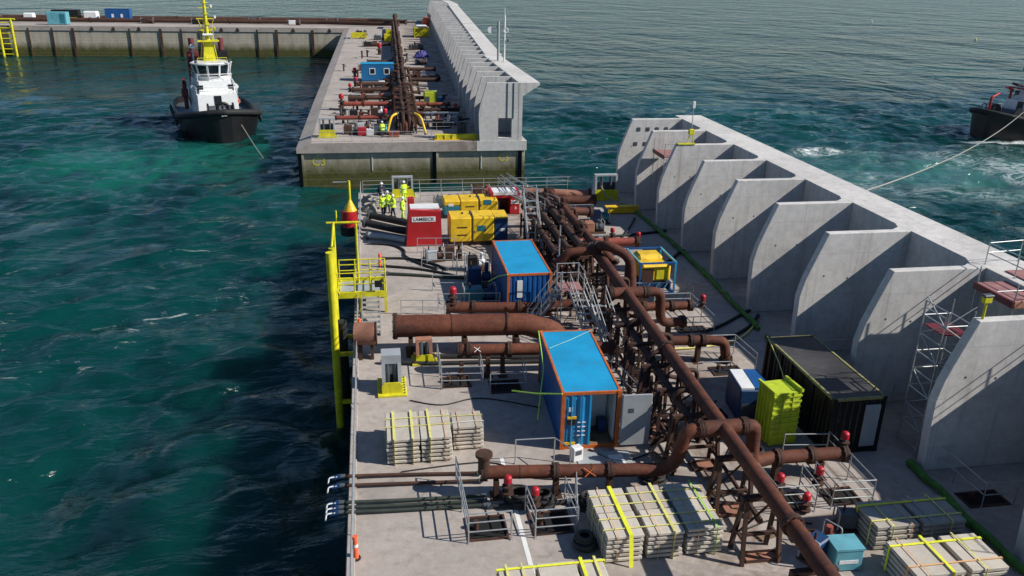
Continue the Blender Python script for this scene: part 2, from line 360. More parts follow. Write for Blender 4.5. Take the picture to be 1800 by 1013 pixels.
# ---------------------------------------------------------------- sea
WL = -5.0
def sea_material():
    m, nt, N, L, b = nmat('sea_water'); P = geo_pos(N)
    sx = N.new('ShaderNodeSeparateXYZ'); L.new(P, sx.inputs[0])
    def blob(cx, cy, rx, ry, warp=.55):
        """soft patch of aerated water with a ragged edge"""
        u = math_(N, L, 'DIVIDE', math_(N, L, 'SUBTRACT', sx.outputs[0], cx), rx)
        v = math_(N, L, 'DIVIDE', math_(N, L, 'SUBTRACT', sx.outputs[1], cy), ry)
        d = math_(N, L, 'SQRT', math_(N, L, 'ADD', math_(N, L, 'MULTIPLY', u, u), math_(N, L, 'MULTIPLY', v, v)))
        n = noise(N, L, P, .09, 5, .6, .5)
        d = math_(N, L, 'ADD', d, math_(N, L, 'MULTIPLY', math_(N, L, 'SUBTRACT', n, .5), warp*2.4))
        return ramp(N, L, d, [(.25, (1, 1, 1)), (1.0, (0, 0, 0))], 'EASE')
    big = noise(N, L, P, .022, 4, .6, .4)
    c = ramp(N, L, big, [(.32, (.0014, .027, .025)), (.5, (.0020, .038, .034)), (.68, (.0034, .057, .049))])
    wash = blob(-25, 106, 28, 18); c = mixc(N, L, math_(N, L, 'MULTIPLY', wash, .7), c, (.010, .125, .092))
    near = blob(-20, 62, 26, 36, .4); c = mixc(N, L, math_(N, L, 'MULTIPLY', near, .45), c, (.0012, .048, .044))
    wake = blob(80, 93, 36, 20); c = mixc(N, L, math_(N, L, 'MULTIPLY', wake, .8), c, (.05, .16, .14))
    # foam: thin broken streaks, dense in the tug's wake, sparse elsewhere
    f1 = noise(N, L, P, .34, 9, .72, 1.4, sc=(.55, 1.5, 1)); f2 = noise(N, L, P, .07, 4, .6, .6)
    lace = math_(N, L, 'ABSOLUTE', math_(N, L, 'SUBTRACT', f1, .5))
    streak = ramp(N, L, lace, [(.0, (1, 1, 1)), (.02, (.7, .7, .7)), (.055, (0, 0, 0))])
    fz = math_(N, L, 'MULTIPLY', streak, math_(N, L, 'MULTIPLY', wake, ramp(N, L, f2, [(.40, (0, 0, 0)), (.56, (1, 1, 1))])))
    fl = noise(N, L, P, .9, 7, .75, .8, sc=(.6, 1.3, 1)); fleck = ramp(N, L, fl, [(.59, (0, 0, 0)), (.66, (.8, .8, .8))])
    lz = blob(-17, 57, 20, 22, .5)
    fk = math_(N, L, 'MULTIPLY', fleck, math_(N, L, 'MULTIPLY', lz, ramp(N, L, f2, [(.47, (0, 0, 0)), (.58, (1, 1, 1))])))
    splash = blob(63, 106.5, 4.5, 3.2, .35); sn = noise(N, L, P, .8, 8, .75, .8)
    sp = math_(N, L, 'MULTIPLY', splash, ramp(N, L, sn, [(.44, (0, 0, 0)), (.58, (1, 1, 1))]))
    bow = blob(95.5, 110.8, 8, 1.6, .22); bw = math_(N, L, 'MULTIPLY', bow, ramp(N, L, sn, [(.36, (0, 0, 0)), (.52, (1, 1, 1))]))
    foam = math_(N, L, 'ADD', math_(N, L, 'ADD', math_(N, L, 'MULTIPLY', fz, .6), math_(N, L, 'MULTIPLY', fk, .75)), math_(N, L, 'ADD', sp, bw), True)
    c = mixc(N, L, foam, c, (.74, .78, .76)); L.new(c, b.inputs['Base Color'])
    r = N.new('ShaderNodeMapRange'); r.inputs['To Min'].default_value = .11; r.inputs['To Max'].default_value = .8; L.new(foam, r.inputs['Value'])
    L.new(r.outputs[0], b.inputs['Roughness']); b.inputs['IOR'].default_value = 1.33
    h1 = noise(N, L, P, .55, 3, .55, .35, sc=(.45, 1.15, 1)); h2 = noise(N, L, P, 1.7, 4, .6, .3, sc=(.55, 1.2, 1)); h3 = noise(N, L, P, .17, 2, .5, .3, sc=(.45, 1.1, 1))
    h = math_(N, L, 'ADD', math_(N, L, 'ADD', math_(N, L, 'MULTIPLY', h1, .55), math_(N, L, 'MULTIPLY', h2, .17)), math_(N, L, 'MULTIPLY', h3, .8))
    h4 = noise(N, L, P, .075, 4, .6, .5, sc=(.8, .75, 1)); h5 = noise(N, L, P, .028, 4, .6, .5, sc=(1.1, .8, 1)); h = math_(N, L, 'ADD', math_(N, L, 'ADD', h, math_(N, L, 'MULTIPLY', h4, 4.5)), math_(N, L, 'MULTIPLY', h5, 9.0))
    bump(N, L, b, h, 1.0, 1.0)
    b.subsurface_method = 'BURLEY'; b.inputs['Subsurface Weight'].default_value = 1.0; b.inputs['Subsurface Radius'].default_value = (1, 1, 1); b.inputs['Subsurface Scale'].default_value = 4.5
    return m
def sea():
    def grade(lo, hi, step, far_lo, far_hi, g=1.11):
        c = list(np.arange(lo, hi, step)); s = step; x = c[-1]
        while x < far_hi: s = min(s*g, 400); x += s; c.append(x)
        s = step; x = c[0]
        while x > far_lo: s = min(s*g, 400); x -= s; c.insert(0, x)
        return np.array(c)
    X = grade(-62, 112, .5, -6500, 6500); Y = grade(16, 135, .33, -2500, 7000)
    gx = np.gradient(X); gy = np.gradient(Y); XX, YY = np.meshgrid(X, Y); SP = np.maximum(*np.meshgrid(gx, gy))
    Z = np.zeros_like(XX); rng = np.random.RandomState(3)
    wx = 2.0*np.sin(YY*.11+1.3)+1.6*np.sin(XX*.07+.4)+.9*np.sin((XX+YY)*.19)
    for lam, amp, n in ((17, .06, 3), (9.5, .060, 5), (5.6, .052, 6), (3.3, .034, 7), (1.9, .017, 7)):
        for _ in range(n):
            th = math.pi/2 + rng.normal(0, .5) + .12; k = 2*math.pi/(lam*rng.uniform(.8, 1.25)); ph = rng.uniform(0, 6.28)
            a = (XX+wx)*math.cos(th)*k + (YY+wx*.6)*math.sin(th)*k + ph
            w = np.sin(a); w = w + .28*np.sin(2*a+math.pi/2)          # sharper crests
            Z += amp*w*np.exp(-(SP/lam*2.2)**2)
    ny, nx = XX.shape
    me = bpy.data.meshes.new('sea'); n = nx*ny
    me.vertices.add(n); me.vertices.foreach_set('co', np.stack([XX, YY, Z+WL], -1).astype(np.float32).ravel())
    idx = np.arange(n).reshape(ny, nx); q = np.stack([idx[:-1, :-1], idx[:-1, 1:], idx[1:, 1:], idx[1:, :-1]], -1).reshape(-1, 4)
    me.loops.add(q.size); me.loops.foreach_set('vertex_index', q.ravel().astype(np.int32))
    me.polygons.add(len(q)); me.polygons.foreach_set('loop_start', np.arange(0, q.size, 4, dtype=np.int32)); me.polygons.foreach_set('loop_total', np.full(len(q), 4, np.int32))
    me.polygons.foreach_set('use_smooth', np.ones(len(q), bool)); me.update(calc_edges=True); me.materials.append(sea_material())
    o = bpy.data.objects.new('sea', me); COL.objects.link(o); o['kind'] = 'structure'
sea()

# ---------------------------------------------------------------- caissons
FIN = [(22.35, 0), (22.24, 1.8), (22.22, 3.1), (22.38, 3.9), (22.62, 4.6), (23.30, 6.40), (27.72, 6.40), (27.72, 0)]
def fin_mesh(hole=False):
    b = MB()
    def leaf(poly, t0, t1): b.prism(poly, 'y', t0, t1)
    if not hole: leaf([(p[0]-22.35, p[1]) for p in FIN], 0, .42)
    else:
        f = [(p[0]-22.35, p[1]) for p in FIN]; R = f[-1][0]
        leaf(f[:6] + [(2.55, 6.40), (2.55, 0)], 0, .42)
        leaf([(2.55, 0), (2.55, .36), (4.45, .36), (4.45, 0)], 0, .42); leaf([(2.55, 2.55), (2.55, 6.40), (4.45, 6.40), (4.45, 2.55)], 0, .42)
        leaf([(4.45, 0), (4.45, 6.40), (R, 6.40), (R, 0)], 0, .42)
    return b
def bolt_hole_mesh():
    return MB().cyl((0, -.004, 0), (0, .05, 0), .055, 8)
def wave_wall(parent, x0, y0, y1, z=0, top=6.4):
    # inner face x0, flared crest overhanging the sea side
    p = [(x0, z), (x0, z+top), (x0+2.33, z+top), (x0+2.33, z+top-.25), (x0+.42, z+top-1.45), (x0+.42, z)]
    return MB().prism(p, 'y', y0, y1).build('wave_wall', 'wall', parent)

# near caisson: deck, hull, wave wall, fins
A = thing('breakwater_caisson', 'near grey concrete caisson whose wide deck carries pipes, containers and tall fins', 'caisson', (0, 69.8, 0))
MB().box((0, -14, -.55), (28.12, 69.8, 0)).build('deck_slab', 'deck', A)
MB().box((.12, -13.9, -9), (28.0, 69.68, -.55)).build('hull', 'hull', A)
ww = wave_wall(A, 27.72, -14, 69.8)
FINY = [24.75 - 5.40*2 + 5.40*i for i in range(11)]           # near faces
FINY[-1] = 68.0
for y in FINY:
    f = inst('fin', 'fin', fin_mesh, 'wall', A, (22.35, y, 0))
    bv = f.modifiers.new('worn_edges', 'BEVEL'); bv.width = .035; bv.segments = 2; bv.limit_method = 'ANGLE'
    for hx, hz in ((1.0, 4.1), (2.3, 4.05)):
        if y > 60 and hz < 2: continue
        inst('tie_hole', 'tie', bolt_hole_mesh, 'dgrey', f, (22.35+hx+random.uniform(-.1, .1), y, hz+random.uniform(-.1, .1)))
for y in FINY[:-1]:
    inst('haunch', 'haunch', lambda: MB().prism([(0, 0), (-.75, 0), (-.25, .35), (0, .95)], 'z', 0, 6.396), 'wall', A, (27.72, y+.42, 0))
for y in (-14, 9.5, 33.0, 56.5):                               # kerb along the quay edge
    MB().cbox((.02, y+.02, .003), (.30, y+23.3 if y < 50 else 69.7, .10), .02).build('kerb', 'deck', A)
for k in range(4):
    inst('box_out', 'boxout', lambda: MB().cbox((-.16, -.03, -.16), (.16, .03, .16), .02), 'dgrey', A, (23.9+k*.82, 67.99, 5.55))
    if k < 3: inst('box_out', 'boxout', None, 'dgrey', A, (23.7+k*.85, 67.99, 4.3))

# middle caisson across the gap: its end face with painted number, openings and fender pipes
Y0 = 91.5; Y1 = 121.5
B = thing('breakwater_caisson', 'middle concrete caisson across the gap with algae stained end face', 'caisson', (5, Y0, 0))
prof = [(-6.85, -1.1), (-6.85, -.55), (-5.3, 0), (18.55, 0), (18.55, -1.1)]
MB().prism(prof, 'y', Y0, Y1).build('deck_slab', 'deck', B)
MB().box((-6.6, Y0+.35, -9), (18.45, Y1-.05, -1.1)).build('hull', 'hull', B)
for x, w in ((-6.35, .22), (8.35, .26), (18.1, .22)):          # vertical keys on the end face
    MB().box((x, Y0+.10, -9), (x+w, Y0+.352, -1.12)).build('face_rib', 'hull', B)
    MB().box((x-.42, Y0+.30, -9), (x-.02, Y0+.353, -1.14)).build('face_groove_shade', 'black', B)  # flat black strip paints the shade of a groove; no recess is cut
for x in (1.2, 13.4):
    MB().box((x, Y0+.28, -3.2), (x+.10, Y0+.353, -1.14)).build('face_key', 'wall', B)
text_part('painted_number', 'C3', 1.25, 'safety', B, (-4.55, Y0+.33, -2.15), RX90)
text_part('painted_number', 'C3', 1.05, 'safety', B, (16.0, Y0+.33, -2.0), RX90)
wave_wall(B, 17.58, Y0, Y1)
MB().box((12.9, Y0-.02, -1.09), (18.57, Y0+.3, 0.01)).build('end_sill', 'wall', B)
o = inst('fin', 'finhole', lambda: fin_mesh(True), 'wall', B, (13.35-.12, Y0+.02, 0)); o.scale.x = .81
for x in (16.3, 17.0):
    MB().cyl((x, Y0-.02, 2.5), (x, Y0-.02, 6.4), .035, 6).build('downpipe', 'dgrey', B)
y = Y0 + 5.3; k = 0
while y < Y1-.5:
    o = inst('fin', 'fin', fin_mesh, 'wall', B, (13.3+(y-Y0)*.012, y, 0)); o.scale.x = .80; y += 5.0
# far leg beyond it, riding a little higher towards the corner
C2 = thing('breakwater_caisson', 'far caisson continuing behind the middle one to the corner', 'caisson', (5, 122, 0))
def zt(y): return max(0, (y-122)*.0215)
L0, L1 = (-6.85, 122.0), (-5.1, 231)
MB().add([(-6.85,122,-9),(18.4,122,-9),(22.6,231,-9),(-5.1,231,-9),(-6.85,122,-.5),(-5.3,122,0),(18.4,122,0),(22.6,231,zt(231)),(-3.6,231,zt(231)),(-5.1,231,zt(231)-.5)],
    [(3,2,1,0),(5,6,7,8),(4,5,8,9),(0,1,6,5,4),(1,2,7,6),(2,3,9,8,7),(3,0,4,9)]).build('deck_slab', ['deck'], C2)
b = MB()
yy = [122, 150, 180, 210, 231]
def wx_(y): return 17.9 + (y-122)*.042
prof = lambda y: [(wx_(y),y,zt(y)-.2),(wx_(y),y,zt(y)+6.4),(wx_(y)+2.4,y,zt(y)+6.4),(wx_(y)+2.4,y,zt(y)+6.1),(wx_(y)+.45,y,zt(y)+5.0),(wx_(y)+.45,y,-9)]
V = []
for y in yy: V += prof(y)
F = [(i*6+k, i*6+(k+1)%6, i*6+6+(k+1)%6, i*6+6+k) for i in range(len(yy)-1) for k in range(6)] + [tuple(range(5,-1,-1)), tuple(range(len(V)-6, len(V)))]
b.add(V, F).build('wave_wall', 'wall', C2)
y = 122.4
while y < 231:
    o = inst('fin', 'fin', fin_mesh, 'wall', C2, (13.9+(y-122)*.036, y, zt(y))); o.scale.x = .74; y += 5.0
# transverse quay closing the basin
Q = thing('breakwater_caisson', 'long low quay caisson closing the basin with dark fender slots', 'caisson', (-50, 231.5, 0))
QZ = 2.35
MB().box((-175, 231.5, QZ-1.1), (27.5, 259, QZ)).build('deck_slab', 'deck', Q)
MB().box((-174.8, 231.7, -9), (27.3, 258.8, QZ-1.1)).build('hull', 'hull', Q)
MB().box((-175, 256.8, QZ), (27.5, 259, QZ+.5)).build('back_kerb', 'deck', Q)
MB().prism([(22.9, QZ), (22.9, QZ+6.4), (25.3, QZ+6.4), (25.3, QZ+6.0), (23.4, QZ+5), (23.4, QZ)], 'y', 231.2, 256.7).build('wave_wall', 'wall', Q)
for k in range(5):
    o = inst('fin', 'fin', fin_mesh, 'wall', Q, (18.6, 232+k*5.4, QZ)); o.scale.x = .80
px = [(52,1),(92,1),(127,2),(160,0),(197,0),(224,1),(241,0),(278,2),(314,1),(348,2),(386,0),(415,0),(450,1),(485,2),(516,0),(551,2),(583,0),(20,0)]
for p, kind in px:
    x = -89.0 + (p-3)*.1385
    if kind: MB().box((x-.14*kind, 231.42, -7), (x+.14*kind, 231.71, QZ-.5)).build('fender_slot', 'rust_dark', Q)
    else: MB().prism([(x-.45, QZ-.9), (x-.1, QZ-.1), (x+.1, QZ-.1), (x+.45, QZ-.9)], 'y', 231.38, 231.7).build('fender_bracket', 'rust_dark', Q)
# painted line on the deck
tag(MB().box((5.90, 14, .004), (6.06, 27.9, .008)).build('painted_line', 'line'), 'white line painted along the near deck beside the hatches', 'line')
# ---------------------------------------------------------------- builders for deck gear
ORD = ['first','second','third','fourth','fifth','sixth','seventh','eighth','ninth','tenth','eleventh','twelfth','thirteenth','fourteenth','fifteenth','sixteenth']
def guard_rail(pts, label, h=1.1, rails=3, spacing=1.6, r=.026, mat='alu', group='tubular guard rails', name='guard_rail', zt_=None):
    P = [Vector((*p, 0)) if len(p) == 2 else Vector(p) for p in pts]
    t = thing(name, label, 'railing', tuple(P[0]), 0, group)
    done = set()
    for a, b in zip(P[:-1], P[1:]):
        n = max(1, round((b-a).length/spacing))
        for i in range(n+1):
            q = a.lerp(b, i/n); k = (round(q.x, 2), round(q.y, 2))
            if k in done: continue
            done.add(k)
            inst('post', ('post', h, r, mat), lambda: MB().cyl((0,0,0), (0,0,h), r, 6).box((-.06,-.06,0), (.06,.06,.012)), mat, t, q)
        for j in range(rails):
            z = h*(1 - j*.92/rails) - (.0 if j else .01)
            MB().cyl(a+Vector((0,0,z)), b+Vector((0,0,z)), r*.92, 6).build('rail', mat, t)
    return t
def flange_mesh(r): return lambda: MB().cyl((0, 0, -.05), (0, 0, .05), r, 16)
def put_flange(parent, p, d, r, mat='rust_dark'):
    d = Vector(d).normalized(); b = MB(); p = Vector(p)
    b.cyl(p-d*.10, p-d*.01, r*1.34, 16).cyl(p+d*.01, p+d*.10, r*1.34, 16)
    u = d.orthogonal().normalized(); v = d.cross(u)
    for k in range(8):
        a = 2*math.pi*k/8; q = p + (u*math.cos(a)+v*math.sin(a))*r*1.2; b.cyl(q-d*.14, q+d*.14, .03, 5)
    return b.build('flange', mat, parent)
def pipe(label, pts, r, mat='rust', rad=None, flanges=(), ends=True, name='steel_pipe', group='rusty steel pipes', n=14):
    P = fillet(pts, rad if rad else r*2.2)
    t = thing(name, label, 'pipe', tuple(Vector(pts[0])), 0, group)
    MB().tube(P, r, n).build('barrel', mat, t)
    S_ = [Vector(p) for p in pts]
    if ends:
        put_flange(t, S_[0], S_[1]-S_[0], r); put_flange(t, S_[-1], S_[-1]-S_[-2], r)
    for seg, u in flanges: put_flange(t, S_[seg].lerp(S_[seg+1], u), S_[seg+1]-S_[seg], r)
    return t
def weld_bands(t, a, b, n, r, mat='rust_dark'):
    a = Vector(a); b = Vector(b); d = (b-a).normalized()
    for i in range(1, n+1):
        q = a.lerp(b, i/(n+1)); MB().cyl(q-d*.03, q+d*.03, r*1.035, 14).build('weld_band', mat, t)
def trestle(x, y, w, h, label, group='pipe trestles', splay=.22, mat='rust_dark', d=(1, 0)):
    t = thing('pipe_trestle', label, 'trestle', (x, y, 0), 0, group)
    ux, uy = d; px_, py_ = -uy, ux
    def W_(u, v, z): return (x+ux*u+px_*v, y+uy*u+py_*v, z)
    for s in (-1, 1):
        for q in (-1, 1):
            MB().bar(W_(s*w/2*1.12, q*(splay+.25), 0), W_(s*w/2, q*.10, h), .13).build('leg', mat, t)
        MB().bar(W_(s*w/2*1.08, -(splay+.05), h*.38), W_(s*w/2*1.08, splay+.05, h*.38), .09).build('brace', mat, t)
    MB().bar(W_(-w/2-.14, 0, h), W_(w/2+.14, 0, h), .2, .16).build('cross_beam', mat, t)
    MB().bar(W_(-w/2, 0, h*.38), W_(w/2, 0, h*.38), .11).build('cross_beam', mat, t)
    MB().bar(W_(-w/2*1.06, .12, h*.40), W_(w/2, .12, h*.93), .06).build('diagonal', mat, t)
    return t
def valve(x, y, z, label, h=.85, r=.15, cap='redv', group='valves with red caps', wheel=False):
    t = thing('valve', label, 'valve', (x, y, z), 0, group)
    b = MB().cyl((x,y,z), (x,y,z+h*.45), r*.8, 12).cyl((x,y,z), (x,y,z+.07), r*1.5, 12).cyl((x,y,z+h*.42), (x,y,z+h*.5), r*1.45, 12)
    b.build('body', 'rust_dark', t)
    MB().cyl((x,y,z+h*.5), (x,y,z+h*.72), r*.55, 10).build('bonnet', 'dgrey', t)
    c = MB().cyl((x,y,z+h*.70), (x,y,z+h), r*1.05, 14).dome((x,y,z+h), r*1.05, r*.7, 14, 4); c.build('cap', cap, t)
    if wheel: MB().torus((x,y-.22,z+h*.85), .2, .025, 'y', 18, 6).cyl((x,y,z+h*.85), (x,y-.24,z+h*.85), .03, 6).build('handwheel', cap, t)
    return t
def hose(label, pts, r, mat='rubber', group='hoses on the deck', ends=True, name='hose'):
    P = [Vector(p) for p in pts]
    # smooth through points
    Q = []
    for i in range(len(P)-1):
        p0, p1, p2, p3 = P[max(0,i-1)], P[i], P[i+1], P[min(len(P)-1,i+2)]
        for k in range(6):
            t = k/6; Q.append(.5*((2*p1) + (p2-p0)*t + (2*p0-5*p1+4*p2-p3)*t*t + (3*p1-p0-3*p2+p3)*t**3))
    Q.append(P[-1])
    t = thing(name, label, 'hose', tuple(P[0]), 0, group)
    MB().tube(Q, r, 8).build('tube', mat, t)
    if ends:
        for a, b_ in ((Q[0], Q[1]), (Q[-1], Q[-2])):
            d = (b_-a).normalized(); MB().cyl(a-d*.02, a+d*.16, r*1.35, 10).build('coupling', 'dgrey', t)
    return t
def hatch(x0, y0, x1, y1, label):
    t = thing('deck_hatch', label, 'hatch', (x0, y0, 0), 0, 'open deck hatches')
    c = .09
    for lo, hi in (((x0-c,y0-c),(x1+c,y0)), ((x0-c,y1),(x1+c,y1+c)), ((x0-c,y0),(x0,y1)), ((x1,y0),(x1+c,y1))):
        MB().box((lo[0],lo[1],.003), (hi[0],hi[1],.05)).build('frame', 'rust_dark', t)
    MB().box((x0,y0,.002), (x1,y1,.010)).build('shade_sheet', 'pit_shade', t)  # near-black sheet on the deck paints the shade inside the hatch
    MB().cyl((x0+.25,(y0+y1)/2,.011), (x0+.25,(y0+y1)/2,.35), .10, 10).build('standpipe', 'rust_dark', t)
    return t
pm_, _, _, _, pb_ = nmat('hatch_shade'); pb_.inputs['Base Color'].default_value = (.006, .005, .005, 1); pb_.inputs['Roughness'].default_value = .95  # near-black colour holds the shade of the hatch shaft
M['pit_shade'] = pm_
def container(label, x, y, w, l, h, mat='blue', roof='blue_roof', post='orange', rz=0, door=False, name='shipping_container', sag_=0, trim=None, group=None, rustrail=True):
    """ISO box: local x across, y along, origin at the near left bottom corner"""
    t = thing(name, label, 'container', (x, y, 0), rz, group); K = dict(parent=t, world=False); tr = trim or post
    for i, (cx, cy) in enumerate(((0,0),(w,0),(w,l),(0,l))):
        sx = 1 if cx == 0 else -1; sy = 1 if cy == 0 else -1
        x0, x1 = sorted((cx, cx+sx*.15)); y0, y1 = sorted((cy, cy+sy*.15))
        p = MB().box((x0,y0,.14), (x1,y1,h-.12)).build('corner_post', post, **K)
        MB().box((x0-.01,y0-.01,0), (x1+.01,y1+.01,.14)).build('corner_casting', post, p, False)
        MB().box((x0-.01,y0-.01,h-.12), (x1+.01,y1+.01,h)).build('corner_casting', post, p, False)
    for z0, z1, mm in ((.0, .15, post), (h-.13, h-.01, tr)):
        MB().box((.16,.02,z0+.005), (w-.16,.11,z1)).build('rail', post if z0 < 1 else tr, **K)
        MB().box((.16,l-.11,z0+.005), (w-.16,l-.02,z1)).build('rail', mm, **K)
        MB().box((.01,.16,z0+.005), (.10,l-.16,z1)).build('rail', mat if z0 < 1 else tr, **K)
        MB().box((w-.10,.16,z0+.005), (w-.01,l-.16,z1)).build('rail', mat if z0 < 1 else tr, **K)
    MB().corr((.04,l-.15),(.04,.15),.15,h-.13).build('side_wall', mat, **K)
    MB().corr((w-.04,.15),(w-.04,l-.15),.15,h-.13).build('side_wall', mat, **K)
    MB().corr((w-.15,l-.04),(.15,l-.04),.15,h-.13).build('end_wall', mat, **K)
    b = MB(); nx, ny = 10, 28; V = []
    for j in range(ny+1):
        for i in range(nx+1):
            u, v = i/nx, j/ny
            V.append((.09+(w-.18)*u, .09+(l-.18)*v, h-.035 + .010*math.sin(v*math.pi*ny) - sag_*math.sin(u*math.pi)*math.sin(v*math.pi)))
    F = [(j*(nx+1)+i, j*(nx+1)+i+1, (j+1)*(nx+1)+i+1, (j+1)*(nx+1)+i) for j in range(ny) for i in range(nx)]
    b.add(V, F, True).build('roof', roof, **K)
    MB().box((.1,.1,.10), (w-.1,l-.1,.16)).build('floor', 'timber', **K)
    if not door:
        MB().corr((.15,.04),(w-.15,.04),.15,h-.13).build('end_wall', mat, **K)
    return t

# ---------------------------------------------------------------- main pipe line along the deck
def mx(y): return 13.40 + (y-17)*.028
MZ = 2.75
p = pipe('long thick rusty main pipe running the length of the near deck', [(mx(12), 12, MZ), (mx(24.6), 24.6, MZ), (mx(38), 38, MZ), (mx(44.5), 44.5, MZ)], .275, n=18,
    flanges=((0, .55), (1, .5)), rad=.1)
weld_bands(p, (mx(12), 12, MZ), (mx(44), 44, MZ), 8, .275)
MB().cyl((mx(24.6)-.75, 24.6, MZ), (mx(24.6)+.75, 24.6, MZ), .295, 16).build('tee', 'rust', p)
MB().cyl((mx(38)-.75, 38, MZ), (mx(38)+.95, 38, MZ), .295, 16).build('tee', 'rust', p)
pipe('slimmer rusty pipe hung low left beside the main pipe', [(mx(25)-.62, 25.6, MZ-.55), (mx(38)-.60, 37.4, MZ-.6)], .155, 'rust_dark', flanges=((0, .5),))
# S bends and branch lines at the near joint
q = pipe('rusty left branch pipe dropping in a swan neck from the near tee', [(mx(24.6)-.80, 24.6, MZ), (12.25, 24.62, MZ-.05), (11.95, 24.75, 1.02), (10.2, 24.95, 1.0), (4.95, 25.5, 1.0)], .25, flanges=((0, .05), (3, .12), (3, .5)), rad=.85)
weld_bands(q, (10.2, 24.95, 1.0), (4.95, 25.5, 1.0), 3, .25)
MB().cyl((4.95, 25.5, 1.0), (4.95, 25.5, 1.75), .22, 12).cyl((4.95, 25.5, 1.7), (4.95, 25.5, 1.82), .32, 12).build('end_riser', 'rust_dark', q)
MB().bar((8.55, 24.93, 1.24), (8.95, 24.68, 1.02), .035, .02).bar((8.55, 24.68, 1.02), (8.95, 24.93, 1.24), .035, .02).build('chalk_cross', 'orange', q)
pipe('rusty right branch pipe curving down from the near tee', [(mx(24.6)+.80, 24.6, MZ), (14.85, 24.6, MZ-.02), (15.0, 24.75, 1.02), (15.9, 25.0, 1.0), (18.9, 24.95, 1.0)], .26, flanges=((0, .05), (3, .1), (3, .55)), rad=.7)
# bends at the far joint
pipe('rusty left goose neck pipe at the tee beside the stair tower', [(mx(38)-.80, 38, MZ), (12.95, 38, MZ), (12.75, 38.1, .9), (12.6, 39.6, .9)], .27, flanges=((0, .1),), rad=.6)
pipe('rusty right goose neck pipe beside the blue skid', [(mx(38)+1.0, 38, MZ), (15.85, 38, MZ), (15.95, 38, .9), (17.3, 38.3, .85)], .25, flanges=((0, .1),), rad=.75)
pipe('thick rusty bend rearing over the main pipe left of the blue skid', [(mx(43.6)-.3, 44.6, MZ+.2), (mx(43)+.2, 43.2, MZ+.9), (15.6, 42.6, MZ+.3), (15.75, 42.4, .9), (15.9, 41.2, .8)], .29, flanges=((0, .5),), rad=1.0)
pipe('rusty short header pipe crossing left over the main pipe', [(11.6, 44.4, 2.0), (12.4, 44.2, 2.9), (mx(44)+.2, 44.0, 3.05), (14.9, 43.4, 2.4)], .26, rad=.6)
# bundle of parallel pipes beyond the far joint
for k, (dx, z, y1, r) in enumerate(((0, 3.0, 57.5, .27), (-.8, 2.85, 57, .23), (-1.5, 2.6, 58.3, .21), (-2.2, 2.3, 56.4, .20), (-.4, 2.1, 56, .2))):
    nm = ['rusty pipe at the top of the far bundle', 'second rusty pipe of the far bundle left of the top one', 'third rusty pipe of the far bundle', 'leftmost rusty pipe of the far bundle beside the white stairs', 'lower rusty pipe under the far bundle'][k]
    pp = pipe(nm, [(mx(45)+dx, 44.9+.3*k, z), (mx(55)+dx*.95-.4, y1, z-.05)], r, 'rust' if k == 0 else 'rust_dark', flanges=((0, .33), (0, .7)))
    weld_bands(pp, (mx(45)+dx, 45, z), (mx(55)+dx*.95-.4, y1, z-.05), 3, r)
for k, y in enumerate((47.0, 50.0, 53.0, 55.6)):
    valve(mx(y)-.45-(k % 2)*.7, y, 3.0, ORD[k]+' dark valve from the front standing on the far pipe bundle', .75, .16, 'rust_dark', 'valves on the far pipe bundle', True)
pipe('rusty cross pipe dropping from the far end of the bundle', [(13.0, 57.8, 2.5), (14.0, 57.8, 2.7), (15.8, 58.2, 1.3), (17.4, 58.6, 1.1)], .32, rad=.7)
pipe('rusty pipe lying across near the far deck edge', [(15.6, 62.5, .95), (18.8, 62.5, .95)], .34)
pipe('ochre stained pipe behind the far cross pipe', [(13.6, 65.6, .9), (16.9, 64.6, .9), (18.9, 64.4, .9)], .36, 'rust_pale')
# trestles carrying the line
for k, y in enumerate((17.4, 20.95, 23.3, 26.3, 28.4, 30.6, 32.8, 35.0, 36.9, 39.6, 42.0, 45.8, 48.8, 51.8, 54.8)):
    wide = 1.15 if y < 40 else 2.0
    off = 0 if y < 26 else (-.35 if y < 40 else -1.0)
    trestle(mx(y)+off, y, wide + (.5 if 26 < y < 40 else 0), MZ-.45 if y < 45 else 2.0, ORD[k]+' rusty trestle from the near end of the main pipe')
# left side transverse pipes
p = pipe('fat rust red pipe lying across the deck towards the quay edge', [(2.05, 38.1, 1.45), (8.6, 37.6, 1.45), (10.1, 37.45, 1.05), (10.6, 37.4, .35)], .56, 'rust', rad=1.3, ends=False, n=22)
put_flange(p, (2.15, 38.1, 1.45), (1, -.07, 0), .50); MB().cyl((7.7, 37.68, 1.45), (7.78, 37.67, 1.45), .62, 22).build('weld_band', 'rust_dark', p)
MB().cyl((4.9, 37.88, 1.45), (4.96, 37.88, 1.45), .575, 22).build('weld_band', 'rust_dark', p)
t = thing('pipe_stub', 'salmon rusty open pipe stub at the quay edge facing the fat pipe', 'pipe', (.3, 37.7, 0), 0)
b = MB().tube([(.15, 37.75, 1.3), (1.18, 37.65, 1.3)], .56, 22, False); b.build('barrel', 'rust_pale', t)
MB().tube([(.16, 37.75, 1.3), (1.17, 37.65, 1.3)], .50, 22, False).build('bore', 'rust_pale', t)
MB().torus((1.2, 37.65, 1.3), .56, .05, 'x', 24, 6).build('rim', 'rust_dark', t)
MB().cyl((.5, 37.72, 1.3), (.52, 37.72, 1.3), .5, 22).build('blank_plate', 'rust_pale', t)
MB().box((.3, 37.4, 0.003), (.5, 38.0, .8)).build('saddle', 'rust_dark', t); MB().box((.9, 37.4, .003), (1.05, 37.9, .8)).build('saddle', 'rust_dark', t)
